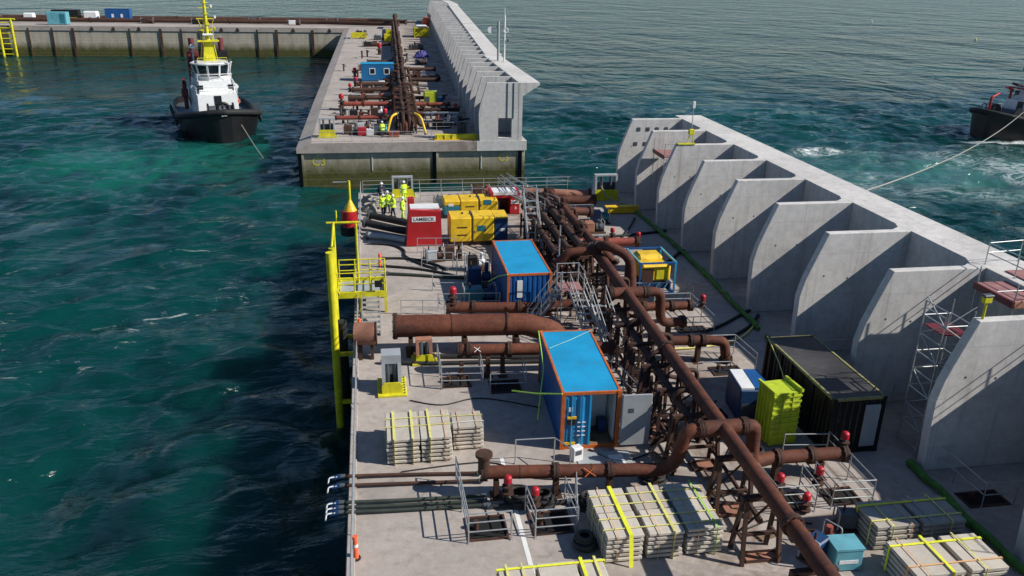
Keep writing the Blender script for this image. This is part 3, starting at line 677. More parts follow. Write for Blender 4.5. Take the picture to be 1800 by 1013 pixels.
for k, (x, y) in enumerate(((2.9, 38.05), (5.6, 37.85), (8.2, 37.6))):
    t = thing('pipe_saddle', ORD[k]+' dark saddle from the quay edge under the fat pipe', 'pipe support', (x, y, 0), 0, 'saddles under the fat pipe')
    MB().box((x-.10, y-.55, .003), (x+.10, y+.55, .9)).build('web', 'rust_dark', t)
    MB().box((x-.25, y-.65, .003), (x+.25, y+.65, .03)).build('base_plate', 'rust_dark', t)
p = pipe('rusty transverse pipe behind the fat one with a crimson valve', [(5.1, 41.4, .95), (10.6, 40.8, .95), (12.2, 40.6, 1.2)], .29, flanges=((0, .25), (0, .7)), rad=.4)
valve(5.35, 41.35, 1.2, 'crimson capped valve at the end of the pipe behind the fat pipe', .85, .19)
p = pipe('rusty transverse pipe in front of the fat one left of the blue container', [(5.1, 35.4, 1.25), (9.4, 35.0, 1.25), (12.4, 34.8, 1.25)], .29, flanges=((0, .1), (0, .55)), rad=.4)
MB().bar((5.75, 35.15, 1.48), (6.05, 34.98, 1.3), .03, .02).bar((5.75, 34.98, 1.3), (6.05, 35.15, 1.48), .03, .02).build('chalk_cross', 'line', p)
for k, (x, y, h) in enumerate(((5.15, 35.1, .75), (6.4, 35.0, 1.0), (7.1, 34.95, 1.0), (6.3, 41.2, .65), (9.0, 40.95, .65), (5.4, 25.4, .72), (7.6, 25.2, .72), (9.6, 25.0, .72), (11.3, 24.9, .7), (16.2, 25.0, .72), (18.0, 24.95, .72), (17.0, 35.2, .9), (16.5, 38.2, .6))):
    t = thing('pipe_stand', 'short dark steel stand under ' + ['the left end of the pipe beside the blurred bollard', 'the pipe over the left hatch', 'the pipe left of the near blue container', 'the pipe with the crimson valve near its end', 'the pipe with the crimson valve by the far container', 'the left end of the swan neck branch', 'the middle of the swan neck branch', 'the chalk marked part of the swan neck branch', 'the bend of the swan neck branch', 'the near right branch by the tee', 'the near right branch by its end', 'the right branch pipe over the dark hatch', 'the goose neck beside the blue skid'][k], 'pipe support', (x, y, 0), 0, 'short pipe stands')
    MB().box((x-.09, y-.16, .003), (x+.09, y+.16, h)).build('post', 'rust_dark', t)
    MB().box((x-.22, y-.3, .003), (x+.22, y+.3, .03)).build('base_plate', 'rust_dark', t)
pipe('rusty right branch pipe with drooping end by the dark hatch', [(15.2, 35.4, 1.15), (17.6, 35.2, 1.15), (18.3, 35.1, 1.1), (18.45, 35.0, .15)], .25, flanges=((0, .15), (0, .6), (0, .85)), rad=.35)
pipe('red brown branch pipe to the right of the far bundle', [(14.6, 51.6, 1.0), (18.9, 51.4, 1.0)], .29, 'rust_red', flanges=((0, .5),))
pipe('rusty branch pipe with bolted flanges below the blue skid', [(15.7, 39.9, 1.1), (18.3, 39.8, 1.1)], .24, flanges=((0, .3), (0, .6)))
for k, (x, y, z, l) in enumerate(((5.72, 24.75, .55, 'bright red capped valve in front of the swan neck pipe by the left hatch'), (6.62, 24.2, .35, 'bright red capped valve over the second hatch'), (15.72, 23.75, .4, 'red capped valve right of the main pipe at the near hatch'), (17.35, 23.9, .45, 'red capped valve between the two right hatches'), (18.95, 25.1, 1.1, 'crimson valve at the end of the near right branch'), (18.95, 39.7, 1.0, 'crimson valve at the end of the branch below the blue skid'), (17.3, 52.0, 1.1, 'crimson valve on the branch right of the far bundle'), (19.0, 51.5, .9, 'crimson valve at the end of the far right branch'), (16.35, 22.9, .1, 'small red hydrant on the deck beside the near right hatch'), (12.35, 44.9, 1.0, 'crimson valve left of the far bundle'), (12.9, 37.0, .8, 'dark crimson valve beside the stair foot'))):
    valve(x, y, z, l, .66, .145)

# ---------------------------------------------------------------- containers
c1 = container('near blue container with orange posts, one white door open towards the pipes', 8.42, 28.15, 2.42, 6.06, 2.6, rz=-.045, door=True)
K = dict(parent=c1, world=False)
M['blue_door'] = paint('door_blue', (.012, .19, .40), .5, 0, .2, 2, .35, (.30, .36, .40))
d = MB().corr((.15, .05), (1.16, .05), .15, 2.47, .03, .34).build('door', 'blue_door', **K)
MB().box((1.14, .03, .15), (1.22, .12, 2.47)).build('door_edge', 'blue_roof', d, False)
for xx in (.42, .85): MB().cyl((xx, .0, .18), (xx, .0, 2.44), .022, 8).build('lock_rod', 'blue_roof', d, False)
MB().box((.25, -.03, 1.42), (.62, .03, 1.52)).build('vent_hood', 'yellow', d, False)
MB().box((.28, -.012, 1.12), (.58, .03, 1.40)).build('vent_grille', 'black', d, False)
MB().box((.16, -.012, .22), (.62, .02, .34)).build('warning_strip', 'yellow', d, False)
for k in range(4): MB().box((.68, -.004, .62+.2*k), (1.0, .022, .66+.2*k)).build('stencil_line', 'line', d, False)
MB().box((.3, -.004, 1.75), (.45, .022, 1.95)).build('stencil_mark', 'line', d, False)
od = MB().box((2.44, -.02, .12), (2.50, .03, 2.45)).build('hinge_edge', 'grey', **K)
MB().cbox((2.47, -.07, .12), (3.68, .0, 2.44), .02).build('door', 'grey', **K)['label'] = 'pale grey inside face of the open door'
MB().box((2.72, -.078, 1.62), (2.95, -.068, 1.82)).build('door_sticker', 'dgrey', **K)
MB().box((1.55, 1.5, .16), (2.2, 2.3, 1.9)).build('cabinet', 'white', **K); MB().box((1.75, .9, .16), (2.1, 1.3, .75)).build('bin', 'navy', **K)
MB().box((.14, .3, .16), (.18, 5.9, 2.45)).build('liner', 'dgrey', **K); MB().box((2.24, .3, .16), (2.28, 5.9, 2.45)).build('liner', 'white', **K); MB().box((.2, 5.8, .16), (2.2, 5.85, 2.45)).build('liner', 'dgrey', **K)
c2 = container('far blue container with closed corrugated end behind the fat pipe', 8.40, 41.75, 2.5, 6.06, 2.6)
MB().box((.55, .0, 1.2), (.85, .045, 2.2)).build('stencil_mark', 'line', c2, False)
# straps over the containers
for lab, pts, m in (('green strap hanging down the left side of the near blue container', [(8.62, 34.1, 2.62), (8.25, 31.0, 2.3), (7.6, 28.8, 1.1)], 'strapg'),
    ('green strap from the front corner of the near blue container to the deck', [(8.4, 28.1, 2.6), (7.5, 28.9, 2.25), (6.7, 29.9, 1.9)], 'strapg'),
    ('pale line lying across the roof of the near blue container', [(8.72, 32.2, 2.625), (9.9, 33.0, 2.625), (11.05, 33.85, 2.64)], 'cyan'),
    ('green strap at the front left post of the far blue container', [(8.4, 41.7, 2.62), (8.0, 42.6, 2.2), (7.6, 43.4, 1.6)], 'strapg')):
    tag(MB().tube(pts, .028, 6).build('lashing_strap', m), lab, 'strap', 'lashing straps')
# black container with yellow edges in the shade of the wall
c3 = container('black container with yellow roof edges beside the wave wall fins', 19.05, 26.35, 2.3, 6.0, 2.55, 'black', 'tar', 'black', 0, sag_=.05, trim='trim')
MB().box((1.45, -.02, .3), (2.1, .03, 2.2)).build('door_panel', 'grey', c3, False)
for k in range(5): MB().box((.3+.02*k, -.012, .6+.3*k), (.34, .03, .75+.3*k)).build('hinge', 'dgrey', c3, False)
for k in range(6): MB().box((-.03, .6+.95*k, .2), (.02, .68+.95*k, 2.4)).build('side_rib', 'black', c3, False)
tag(MB().tube([(19.05, 32.3, 2.6), (18.75, 30.4, 2.2), (18.4, 28.6, 1.6)], .025, 6).build('lashing_strap', 'strap'), 'yellow strap slanting down from the black container', 'strap', 'lashing straps')
# lime box
t = thing('storage_box', 'tall lime yellow ribbed box standing in front of the black container', 'box', (16.95, 27.2, 0), .10)
K = dict(parent=t, world=False)
MB().prism([(.05, .06), (.0, 2.45), (1.25, 2.45), (1.30, .06)], 'y', 0, 1.15).build('shell', 'lime', **K)
for k in range(9): MB().box((.02, -.035, .25+.25*k), (1.29, .0, .33+.25*k)).build('rib', 'lime', **K)
for k in (.42, .86): MB().box((k, -.05, .08), (k+.05, .0, 2.45)).build('upright', 'lime', **K)
for k in range(5): MB().box((-.05, .12+.22*k, .2), (.03, .18+.22*k, 2.4)).build('side_rib', 'lime', **K)
MB().box((-.05, -.06, 2.45), (.05, 1.2, 2.58)).build('top_rail', 'lime', **K); MB().box((1.2, -.06, 2.45), (1.3, 1.2, 2.58)).build('top_rail', 'lime', **K)
for xx in (.1, .95): MB().box((xx, .1, 0), (xx+.25, 1.05, .06)).build('foot', 'dgrey', **K)
# blue box
t = thing('generator_box', 'blue generator box with lid half painted pale as sunlit behind the lime box', 'generator', (16.55, 29.3, 0), -.12); K = dict(parent=t, world=False)
MB().cbox((0, 0, .1), (1.35, 1.9, 1.55), .05).build('housing', 'navy', **K); MB().box((.05, .05, 1.55), (.62, 1.85, 1.64)).build('lid', 'white', **K); MB().box((.66, .05, 1.55), (1.3, 1.85, 1.64)).build('lid', 'blue', **K)  # white lid half paints the sunlit part of the blue lid
MB().box((.85, -.012, 1.15), (1.2, .01, 1.3)).build('label_plate', 'white', **K); MB().box((.1, -.012, .35), (.7, .01, .9)).build('louvre', 'dgrey', **K)
for xx in (.05, 1.1): MB().box((xx, 0, 0), (xx+.2, 1.9, .1)).build('skid_foot', 'black', **K)
# blue frame with yellow machine
t = thing('pump_skid', 'yellow machine inside a blue open cage beside the green mesh roll', 'machine', (16.78, 44.25, 0), 0); K = dict(parent=t, world=False)
w, l, h = 2.3, 2.9, 2.05
for cx in (0, w-.1):
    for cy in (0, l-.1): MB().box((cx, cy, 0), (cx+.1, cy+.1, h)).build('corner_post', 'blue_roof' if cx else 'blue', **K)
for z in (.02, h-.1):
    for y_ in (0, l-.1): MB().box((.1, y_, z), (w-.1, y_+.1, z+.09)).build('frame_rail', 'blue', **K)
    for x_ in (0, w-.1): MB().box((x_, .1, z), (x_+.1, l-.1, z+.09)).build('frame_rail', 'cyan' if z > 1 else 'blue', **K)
MB().cbox((.25, .25, .75), (w-.25, 1.5, 1.75), .1).build('hood', 'yellow', **K); MB().cbox((.3, 1.4, .75), (w-.3, 2.65, 2.0), .22).build('tank', 'yellow', **K)
MB().box((.25, .2, .7), (.95, .252, 1.55)).build('radiator', 'rust_dark', **K); MB().box((1.15, .21, .9), (1.85, .252, 1.6)).build('access_door', 'safety', **K)
MB().box((.2, .2, .3), (w-.2, 2.7, .7)).build('sub_frame', 'navy', **K)
for k in range(3): MB().bar((.4+.55*k, .12, .12), (.75+.55*k, .12, .68), .05).build('diagonal', 'cyan', **K)
# yellow generators
def genset(label, x, y, w, l, h, blue_left, pl):
    t = thing('generator_set', label, 'generator', (x, y, 0), 0, 'yellow generator sets'); K = dict(parent=t, world=False)
    MB().box((.05, .1, 0), (w-.05, l-.1, .28)).build('skid', 'rust_dark', **K)
    bw = .95 if not blue_left else 1.25
    x0, x1 = (bw, w) if blue_left else (0, w-bw); s = .06
    mid = (x0+x1)/2
    MB().cbox((x0+.01, 0, .28), (mid-.02, l, h), .09).build('canopy', 'yellow', **K); MB().cbox((mid+.02, 0, .28), (x1, l, h), .09).build('canopy', 'yellow', **K)
    MB().box((mid-.03, .03, .3), (mid+.03, l-.03, h-.03)).build('seam', 'rust_dark', **K)
    bx0, bx1 = (0, bw) if blue_left else (w-bw, w)
    bp = MB().cbox((bx0, .02, .28), (bx1-.01 if blue_left else bx1, l-.02, h-(.45 if blue_left else .12)), .06).build('end_housing', pl, **K)
    if blue_left: MB().cbox((bx0, .02, h-.44), (bx1, l-.02, h-.02), .08).build('hood', 'yellow', **K)
    else: MB().box((bx0, .02, h-.12), (bx1, l-.02, h-.04)).build('hood', 'yellow', **K)
    MB().box((bx0+.35, .005, 1.0), (bx0+.75, .025, 1.2)).build('label_plate', 'white', bp, False)
    for zz in (.75, 1.3) if not blue_left else (.9,):
        MB().box((mid-1.05, -.012, zz), (mid-.35, .02, zz+.09)).build('louvre', 'rust_dark', **K)
    MB().box((mid+.35, -.012, 1.05), (mid+.95, .02, 1.45)).build('logo_panel', 'teal', **K)
    MB().box((mid+.1, -.012, .95), (mid+.2, .02, 1.1)).build('latch', 'dgrey', **K)
    MB().cyl((mid-.6, l*.5, h-.02), (mid-.6, l*.5, h+.12), .07, 8).build('exhaust_cap', 'rust_dark', **K); MB().bar((mid, l*.45, h+.04), (mid, l*.55, h+.04), .25, .06).build('lifting_eye', 'dgrey', **K)
    return t
genset('yellow generator with blue right end beside the red sign box', 6.42, 54.7, 4.1, 1.9, 2.05, False, 'navy')
genset('yellow generator with teal left end further from the camera', 6.60, 61.4, 4.2, 1.9, 1.45, True, 'teal')
# red boxes with white signs
t = thing('machine_box', 'tall red box with white lettered sign at the hoses', 'box', (3.42, 54.9, 0), 0); K = dict(parent=t, world=False)
MB().prism([(0, .05), (.28, 2.62), (2.42, 2.48), (2.5, .05)], 'y', 0, 1.7).build('shell', 'red', **K)
MB().box((.42, -.03, 1.78), (2.05, -.005, 2.14)).build('sign_board', 'white', **K)
text_part('lettering', 'LAMBECK', .33, 'ink', t, (1.235, -.034, 1.955), RX90, True, True)
MB().box((.35, .35, 2.55), (2.35, 1.5, 2.66)).build('lid', 'white', **K)
MB().box((-.02, .2, .0), (2.5, 1.6, .06)).build('skid', 'rust_dark', **K)
MB().cbox((.25, 1.75, .05), (.7, 2.3, 3.0), .04).build('post', 'red', **K)
t = thing('machine_box', 'red open fronted cabin with white sign beside the far generator', 'box', (10.35, 62.2, 0), 0); K = dict(parent=t, world=False)
MB().box((0, 0, 1.35), (2.3, 1.7, 1.8)).build('roof_box', 'red', **K); MB().box((.2, -.02, 1.58), (2.1, 1.5, 1.815)).build('roof_sheet', 'white', **K)
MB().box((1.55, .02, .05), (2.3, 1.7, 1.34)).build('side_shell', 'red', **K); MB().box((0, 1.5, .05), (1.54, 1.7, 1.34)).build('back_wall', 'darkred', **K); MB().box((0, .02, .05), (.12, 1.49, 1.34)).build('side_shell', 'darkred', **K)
MB().box((1.62, -.02, .85), (2.24, .015, 1.15)).build('sign_board', 'white', **K); text_part('lettering', 'LAMBECK', .13, 'ink', t, (1.93, -.025, 1.0), RX90, True, True)
text_part('lettering', 'B', .3, 'white', t, (2.0, .012, .5), RX90, True, True)
MB().box((-.02, .05, 0), (2.32, 1.65, .05)).build('skid', 'rust_dark', **K)
MB().cyl((.6, .5, .05), (.6, .5, 1.0), .16, 10).build('bottle', 'grey', **K)

for k in range(11):
    y = 43.2+k*1.32; t = thing('pipe_rack', ORD[k]+' dark post row from the front under the far pipe bundle', 'rack', (mx(y)-1.2, y, 0), 0, 'post rows under the far pipe bundle')
    for j in range(5):
        x = mx(y)-2.7+j*.78+random.uniform(-.12, .12); MB().box((x-.06, y-.06, .003), (x+.06, y+.06, 1.75+.25*j)).build('post', 'rust_dark', t)
    MB().bar((mx(y)-2.8, y, 1.2), (mx(y)+.6, y, 1.2), .1).build('beam', 'rust_dark', t)
for k in range(9):
    y = 26.9+k*1.35; t = thing('pipe_rack', ORD[k]+' dark post pair from the front beside the low left pipe', 'rack', (mx(y)-.8, y, 0), 0, 'post pairs beside the low left pipe')
    for dx in (-1.15, -.45): MB().box((mx(y)+dx-.055, y-.055, .003), (mx(y)+dx+.055, y+.055, 2.35)).build('post', 'rust_dark', t)
    MB().bar((mx(y)-1.2, y, .9+.3*(k % 3)), (mx(y)+.3, y, .9+.3*(k % 3)), .08).build('beam', 'rust_dark', t)

for k, (dx, z, y0, y1, r) in enumerate(((-1.0, .75, 26.5, 37.5, .075), (-.15, 1.15, 26.5, 36.5, .06), (.55, .6, 22, 36.8, .08), (.75, 1.5, 25.8, 34.0, .05), (-1.35, 1.6, 39.5, 55.5, .08), (.8, 1.2, 39.5, 54.5, .09), (-2.6, 1.4, 42.5, 56, .08))):
    pipe(['slim low pipe left under the main pipe', 'slim pipe right under the main pipe', 'slim deck pipe right of the main pipe feet', 'thin pipe hung right of the main pipe', 'slim pipe left under the far bundle', 'slim pipe right of the far bundle', 'outermost slim pipe left of the far bundle'][k], [(mx(y0)+dx, y0, z), (mx(y1)+dx, y1, z)], r, 'rust_dark', flanges=((0, .3), (0, .6)), n=8, group='slim pipes along the main line')
for k, (y, s_) in enumerate(((27.6, -1), (29.3, 1), (31.1, -1), (32.9, 1), (34.6, -1), (40.2, 1), (46.6, 1), (48.4, -1), (50.6, 1), (54.2, 1))):
    x = mx(y); pipe(ORD[k]+' small drain bend from the front dropping off the main line', [(x+s_*.15, y, MZ-.05), (x+s_*.75, y+.05, MZ-.1), (x+s_*.8, y+.05, .5), (x+s_*1.5, y+.1, .3)], .10, 'rust_dark', rad=.3, n=10, group='drain bends off the main line')
# ---------------------------------------------------------------- stacked concrete slabs
def slab_stack(label, piles, layers, th=.135, gap=.045, straps_x=(), straps_y=(), jit=.022, heavy=()):
    """piles: (x0, x1, y0, y1) plan rectangles, all strapped together"""
    X0 = min(p[0] for p in piles); Y0_ = min(p[2] for p in piles); X1 = max(p[1] for p in piles); Y1_ = max(p[3] for p in piles)
    t = thing('slab_stack', label, 'slab stack', (X0, Y0_, 0), 0, 'strapped stacks of concrete slabs')
    H = layers*(th+gap)
    for i, (x0, x1, y0, y1) in enumerate(piles):
        w, l = x1-x0, y1-y0; key = ('slab', round(w, 2), round(l, 2), th)
        for k in range(layers):
            z = gap + k*(th+gap)
            inst('slab', key, lambda: MB().cbox((0, 0, 0), (w, l, th), .018), 'slab', t, (x0+random.uniform(-jit, jit), y0+random.uniform(-jit, jit), z), random.uniform(-.009, .009))
            for u in (.2, .8):
                inst('spacer', ('spacer', round(l, 2), gap), lambda: MB().box((-.05, .06, .002), (.05, l-.06, gap-.002)), 'timber', t, (x0+w*u, y0, z-gap))
    def strap(pts, w, m): 
        b = MB()
        for a, c in zip(pts[:-1], pts[1:]):
            d = Vector(c)-Vector(a); Y = Vector((0,1,0)) if abs(d.y) < .01 else Vector((1,0,0))
            b.obox((Vector(a)+Vector(c))/2, (d.length/2+.004, w/2, .004), d, Y)
        b.build('strap', m, t)
    e = jit+.02
    for y, w, m in straps_x: strap([(X0-e, y, .02), (X0-e, y, H+.035), (X1+e, y, H+.035), (X1+e, y, .02)], w, m)
    for x, w, m in straps_y: strap([(x, Y0_-e, .01), (x, Y0_-e, H+.055), (x, Y1_+e, H+.055), (x, Y1_+e, .01)], w, m)
    for x, w, m in heavy: strap([(x, Y0_-e-.25, .01), (x, Y0_-e, H+.06), (x, Y1_+e, H+.06), (x, Y1_+e+.1, .01)], w, m)
    return t
slab_stack('big slab stack with a bright broad yellow strap left of the main pipe', [(x0, x1, y0, y1) for x0, x1 in ((8.42, 9.68), (9.84, 11.06), (11.2, 12.45)) for y0, y1 in ((21.2, 22.5), (22.54, 23.85))], 6, .115, .06,
    straps_x=((21.55, .05, 'strap'), (22.1, .05, 'strap'), (22.85, .05, 'strap'), (23.4, .05, 'strap')), straps_y=((8.78, .028, 'strapo'), (10.2, .028, 'strapo'), (10.72, .10, 'strap'), (11.55, .028, 'strapo'), (12.2, .06, 'strapg')), heavy=((9.22, .14, 'strapy'),))
slab_stack('left slab stack of two columns with paired yellow straps by the quay edge', [(x0, x1, y0, y1) for x0, x1 in ((1.47, 2.74), (2.82, 4.03)) for y0, y1 in ((27.95, 29.0), (29.04, 30.1))], 6, .12, .065,
    straps_x=((28.9, .05, 'strap'), (29.55, .05, 'strap')), straps_y=((1.78, .10, 'strap'), (2.5, .10, 'strap'), (3.18, .09, 'strap'), (3.8, .028, 'strapo')))
slab_stack('single slab column right of the left stack', [(4.14, 5.36, 28.65, 29.9)], 6, .115, .065, straps_x=((29.0, .04, 'line'), (29.5, .04, 'strap')), straps_y=((4.4, .028, 'strapo'), (5.1, .028, 'strapo')))
slab_stack('slab stack with yellow straps cut by the bottom of the frame', [(x0, x1, y0, y1) for x0, x1 in ((4.72, 5.85), (5.97, 7.2), (7.32, 8.12)) for y0, y1 in ((18.0, 19.3), (19.34, 20.66))], 4, .135, .05,
    straps_x=((20.5, .09, 'strapy'), (19.6, .05, 'strap')), straps_y=((5.0, .07, 'strap'), (5.5, .05, 'strap'), (7.4, .11, 'strapy'), (7.85, .09, 'strap')))
slab_stack('shaded slab stack right of the main pipe against the green mesh roll', [(x0, x1, y0, y1) for x0, x1 in ((17.65, 19.2), (19.38, 20.95)) for y0, y1 in ((20.55, 22.0),)], 5, .14, .05,
    straps_x=((21.75, .09, 'strapy'), (20.9, .07, 'strap')), straps_y=((18.2, .05, 'strap'), (18.9, .028, 'strapo'), (19.7, .05, 'grey'), (20.4, .05, 'strap')))
slab_stack('sunlit slab stack at the lower right corner', [(x0, x1, y0, y1) for x0, x1 in ((17.5, 19.2), (19.42, 20.72)) for y0, y1 in ((18.2, 19.9),)], 5, .14, .05,
    straps_x=((19.6, .09, 'strapy'), (18.6, .06, 'strapo')), straps_y=((17.9, .028, 'strapo'), (18.75, .10, 'strapy'), (19.9, .05, 'strap')))
# ---------------------------------------------------------------- hatches and their rails
for a in ((4.18, 23.0, 5.42, 24.15, 'open dark hatch nearest the quay edge inside the left rails'), (6.45, 23.0, 7.7, 24.1, 'open dark hatch beside the big slab stack'), (4.25, 34.05, 5.42, 34.95, 'open dark hatch below the pipe near the yellow fairlead'), (6.42, 33.25, 7.68, 34.3, 'open dark hatch left of the near blue container'),
    (15.45, 23.1, 16.55, 24.0, 'open dark hatch just right of the main pipe'), (17.62, 23.15, 18.75, 24.05, 'open dark hatch right of the red capped valve'), (17.4, 33.65, 18.75, 34.4, 'open dark hatch under the drooping pipe end'), (17.45, 38.7, 18.9, 39.3, 'open dark hatch below the blue skid rails'), (22.7, 22.35, 24.2, 23.1, 'open dark hatch in the nearest fin bay')): hatch(*a)
guard_rail([(5.55, 22.85), (4.08, 22.85), (4.02, 26.4)], 'three bar rail around the hatch nearest the quay edge', 1.2)
guard_rail([(7.8, 24.6), (7.85, 22.8), (6.38, 22.82), (6.3, 24.3)], 'rail around the hatch beside the big slab stack', 1.15)
guard_rail([(7.85, 22.95), (8.3, 25.0)], 'short leaning rail between hatch and swan neck pipe', 1.1, 2)
guard_rail([(4.1, 33.9), (6.0, 33.75), (6.05, 35.6)], 'rail around the hatch by the pipe near the yellow fairlead', 1.15)
guard_rail([(4.1, 36.4), (4.1, 33.95)], 'rail leg running from fairlead to the hatch below the pipe', 1.15, 2)
guard_rail([(6.25, 33.05), (7.9, 32.95), (8.0, 34.6)], 'rail around the hatch left of the near blue container', 1.1, 2)
guard_rail([(6.45, 27.4), (8.0, 27.35), (8.45, 26.5)], 'rail in front of the near blue container', 1.1, 1)
guard_rail([(15.15, 25.4), (15.2, 22.95), (16.75, 22.9), (16.8, 24.2)], 'rail around the hatch right of the main pipe', 1.15)
guard_rail([(17.4, 24.3), (17.42, 22.95), (19.0, 22.9), (19.05, 26.3)], 'rail around the hatch right of the red capped valves', 1.15)
guard_rail([(17.2, 26.4), (19.0, 26.2)], 'rail behind the near right branch pipe', 1.1, 2)
guard_rail([(17.2, 35.9), (19.2, 35.8), (19.35, 33.6)], 'rail around the hatch under the drooping pipe end', 1.1)
guard_rail([(16.2, 33.2), (17.8, 33.1)], 'short rail left of the drooping pipe end', 1.0, 2)
guard_rail([(16.7, 38.3), (19.1, 38.2), (19.0, 41.6), (16.9, 41.7)], 'rail round the valves below the blue skid', 1.1)
guard_rail([(16.2, 43.5), (19.4, 43.3), (19.5, 42.4)], 'rail just in front of the blue skid', 1.1, 2)
guard_rail([(22.95, 25.4), (22.98, 22.2), (25.6, 22.15)], 'rail around the hatch in the nearest fin bay', 1.1, 2)
guard_rail([(24.2, 29.8), (26.8, 29.7)], 'rail deep in the second fin bay', 1.1, 2)
guard_rail([(23.2, 45.0), (25.6, 44.9)], 'rail in a shaded fin bay beyond the skid', 1.1, 2)
guard_rail([(23.2, 34.6), (25.9, 34.5)], 'rail in the fin bay behind the black container', 1.1, 2)
guard_rail([(.24, 15.0), (.24, 69.3)], 'long guard rail following the quay edge of the near deck', 1.15, 3, 2.2)
guard_rail([(.4, 69.5), (5.2, 69.5), (12.6, 69.5), (22.0, 69.5)], 'guard rail across the far end of the near deck', 1.15, 3, 1.9)
guard_rail([(5.1, 66.4), (12.2, 66.2)], 'inner rail behind the two yellow generators', 1.1, 2)
guard_rail([(7.3, 65.2), (9.2, 65.2), (9.7, 64.2)], 'low pipe rail behind the far generator', 1.0, 2)
guard_rail([(4.1, 53.4), (6.6, 53.2)], 'thin rail in front of the red sign box', 1.1, 2)
guard_rail([(4.2, 50.4), (6.2, 50.2), (6.3, 48.7)], 'rail around the small pumps below the red box', 1.1, 2)
guard_rail([(6.5, 50.3), (8.0, 50.2)], 'low rail left of the far blue container', 1.0, 2)
guard_rail([(4.6, 46.3), (6.6, 46.0)], 'rail left of the dark blue pumps', 1.05, 2)
guard_rail([(4.7, 43.2), (8.2, 43.0)], 'rail in front of the dark blue pumps', 1.05, 2)
guard_rail([(2.6, 42.9), (5.0, 42.6)], 'low thin rail left of the crimson valve', .9, 2)
guard_rail([(9.3, 40.4), (12.6, 40.2)], 'rail at the foot of the far blue container', 1.1, 2)
guard_rail([(12.2, 45.7), (15.2, 45.6)], 'rail under the far pipe bundle', 1.1, 2)
guard_rail([(14.9, 53.1), (17.3, 53.0)], 'rail behind the red brown branch pipe', 1.1, 2)
guard_rail([(15.2, 49.9), (17.2, 49.8)], 'rail in front of the red brown branch pipe', 1.1, 2)
guard_rail([(15.4, 60.6), (18.2, 60.6)], 'rail in front of the pipe at the far deck edge', 1.1, 2)
guard_rail([(12.2, 34.0), (12.6, 31.2)], 'rail between near blue container and trestles', 1.1, 2)
# ---------------------------------------------------------------- stairs
def stair(label, a, b, w, steps, side, rail=True, mat='alu', group='galvanised site stairs'):
    """flight from foot a to head b; side = unit vector across"""
    a = Vector(a); b = Vector(b); s = Vector(side).normalized(); t = thing('access_stair', label, 'stairs', tuple(a), 0, group)
    for q in (-1, 1):
        MB().bar(a+s*q*w/2, b+s*q*w/2, .05, .16).build('stringer', mat, t)
        if rail:
            for h in (.55, 1.0): MB().cyl(a+s*q*w/2+Vector((0,0,h)), b+s*q*w/2+Vector((0,0,h)), .024, 6).build('handrail', mat, t)
            for u in (.02, .35, .68, .98):
                p = a.lerp(b, u)+s*q*w/2; MB().cyl(p, p+Vector((0,0,1.0)), .022, 6).build('baluster', mat, t)
    d = (b-a); d.z = 0; d.normalize()
    for k in range(steps):
        p = a.lerp(b, (k+.7)/steps); MB().obox(p, (.12, w/2-.03, .018), d, s).build('tread', mat, t)
    return t
def platform(label, x0, y0, x1, y1, z, mat='alu', deckm='pink', open_=(), group='stair platforms'):
    t = thing('stair_platform', label, 'platform', (x0, y0, 0), 0, group)
    MB().box((x0, y0, z-.06), (x1, y1, z)).build('deck_plate', deckm, t)
    for x in (x0, x1):
        for y in (y0, y1): MB().cyl((x, y, 0), (x, y, z+1.1), .035, 6).build('post', mat, t)
    sides = {'n': ((x0,y1),(x1,y1)), 's': ((x0,y0),(x1,y0)), 'w': ((x0,y0),(x0,y1)), 'e': ((x1,y0),(x1,y1))}
    for k, (p, q) in sides.items():
        if k in open_: continue
        for h in (.55, 1.08): MB().cyl((*p, z+h), (*q, z+h), .024, 6).build('rail', mat, t)
    for p, q in (((x0,y0,.2),(x1,y0,z-.2)), ((x0,y0,z-.2),(x0,y1,.2)), ((x1,y0,.2),(x1,y1,z-.2))): MB().cyl(p, q, .022, 6).build('brace', mat, t)
    return t
platform('stair head platform between the two blue containers', 10.95, 39.6, 12.15, 40.9, 2.35, open_=('w', 's'))
stair('stair descending left from the platform towards the fat pipe', (9.35, 40.2, 0), (10.95, 40.2, 2.3), .8, 9, (0, 1, 0))
stair('steep stair descending towards the camera beside the near blue container', (12.35, 36.6, 0), (11.75, 39.6, 2.3), .75, 9, (1, 0, 0))
stair('second steep stair by the trestles right of the near blue container', (12.9, 34.9, 0), (12.45, 37.8, 2.3), .7, 9, (1, 0, 0))
stair('white stair with dark treads at the left of the far pipe bundle', (11.55, 49.2, 0), (11.9, 54.2, 3.4), .9, 11, (1, 0, 0))
stair('long sloping gangway with many pale rails up to the far bundle', (13.4, 53.4, 2.6), (12.0, 66.5, 1.0), 1.0, 14, (1, 0, 0))
for k, (dx, dz) in enumerate(((-.9, .4), (-.45, .9), (.55, .6), (1.0, .2), (1.3, .9), (.15, 1.5))):
    tag(MB().cyl((13.6+dx, 52.6+.5*k, 2.2+dz*.6), (11.9+dx*.4, 66.8-.4*k, 1.5+dz*.8), .032, 6).build('scaffold_tube', 'alu'), ORD[k]+' loose scaffold tube from the left in the bundle above the gangway', 'tube', 'loose scaffold tubes')
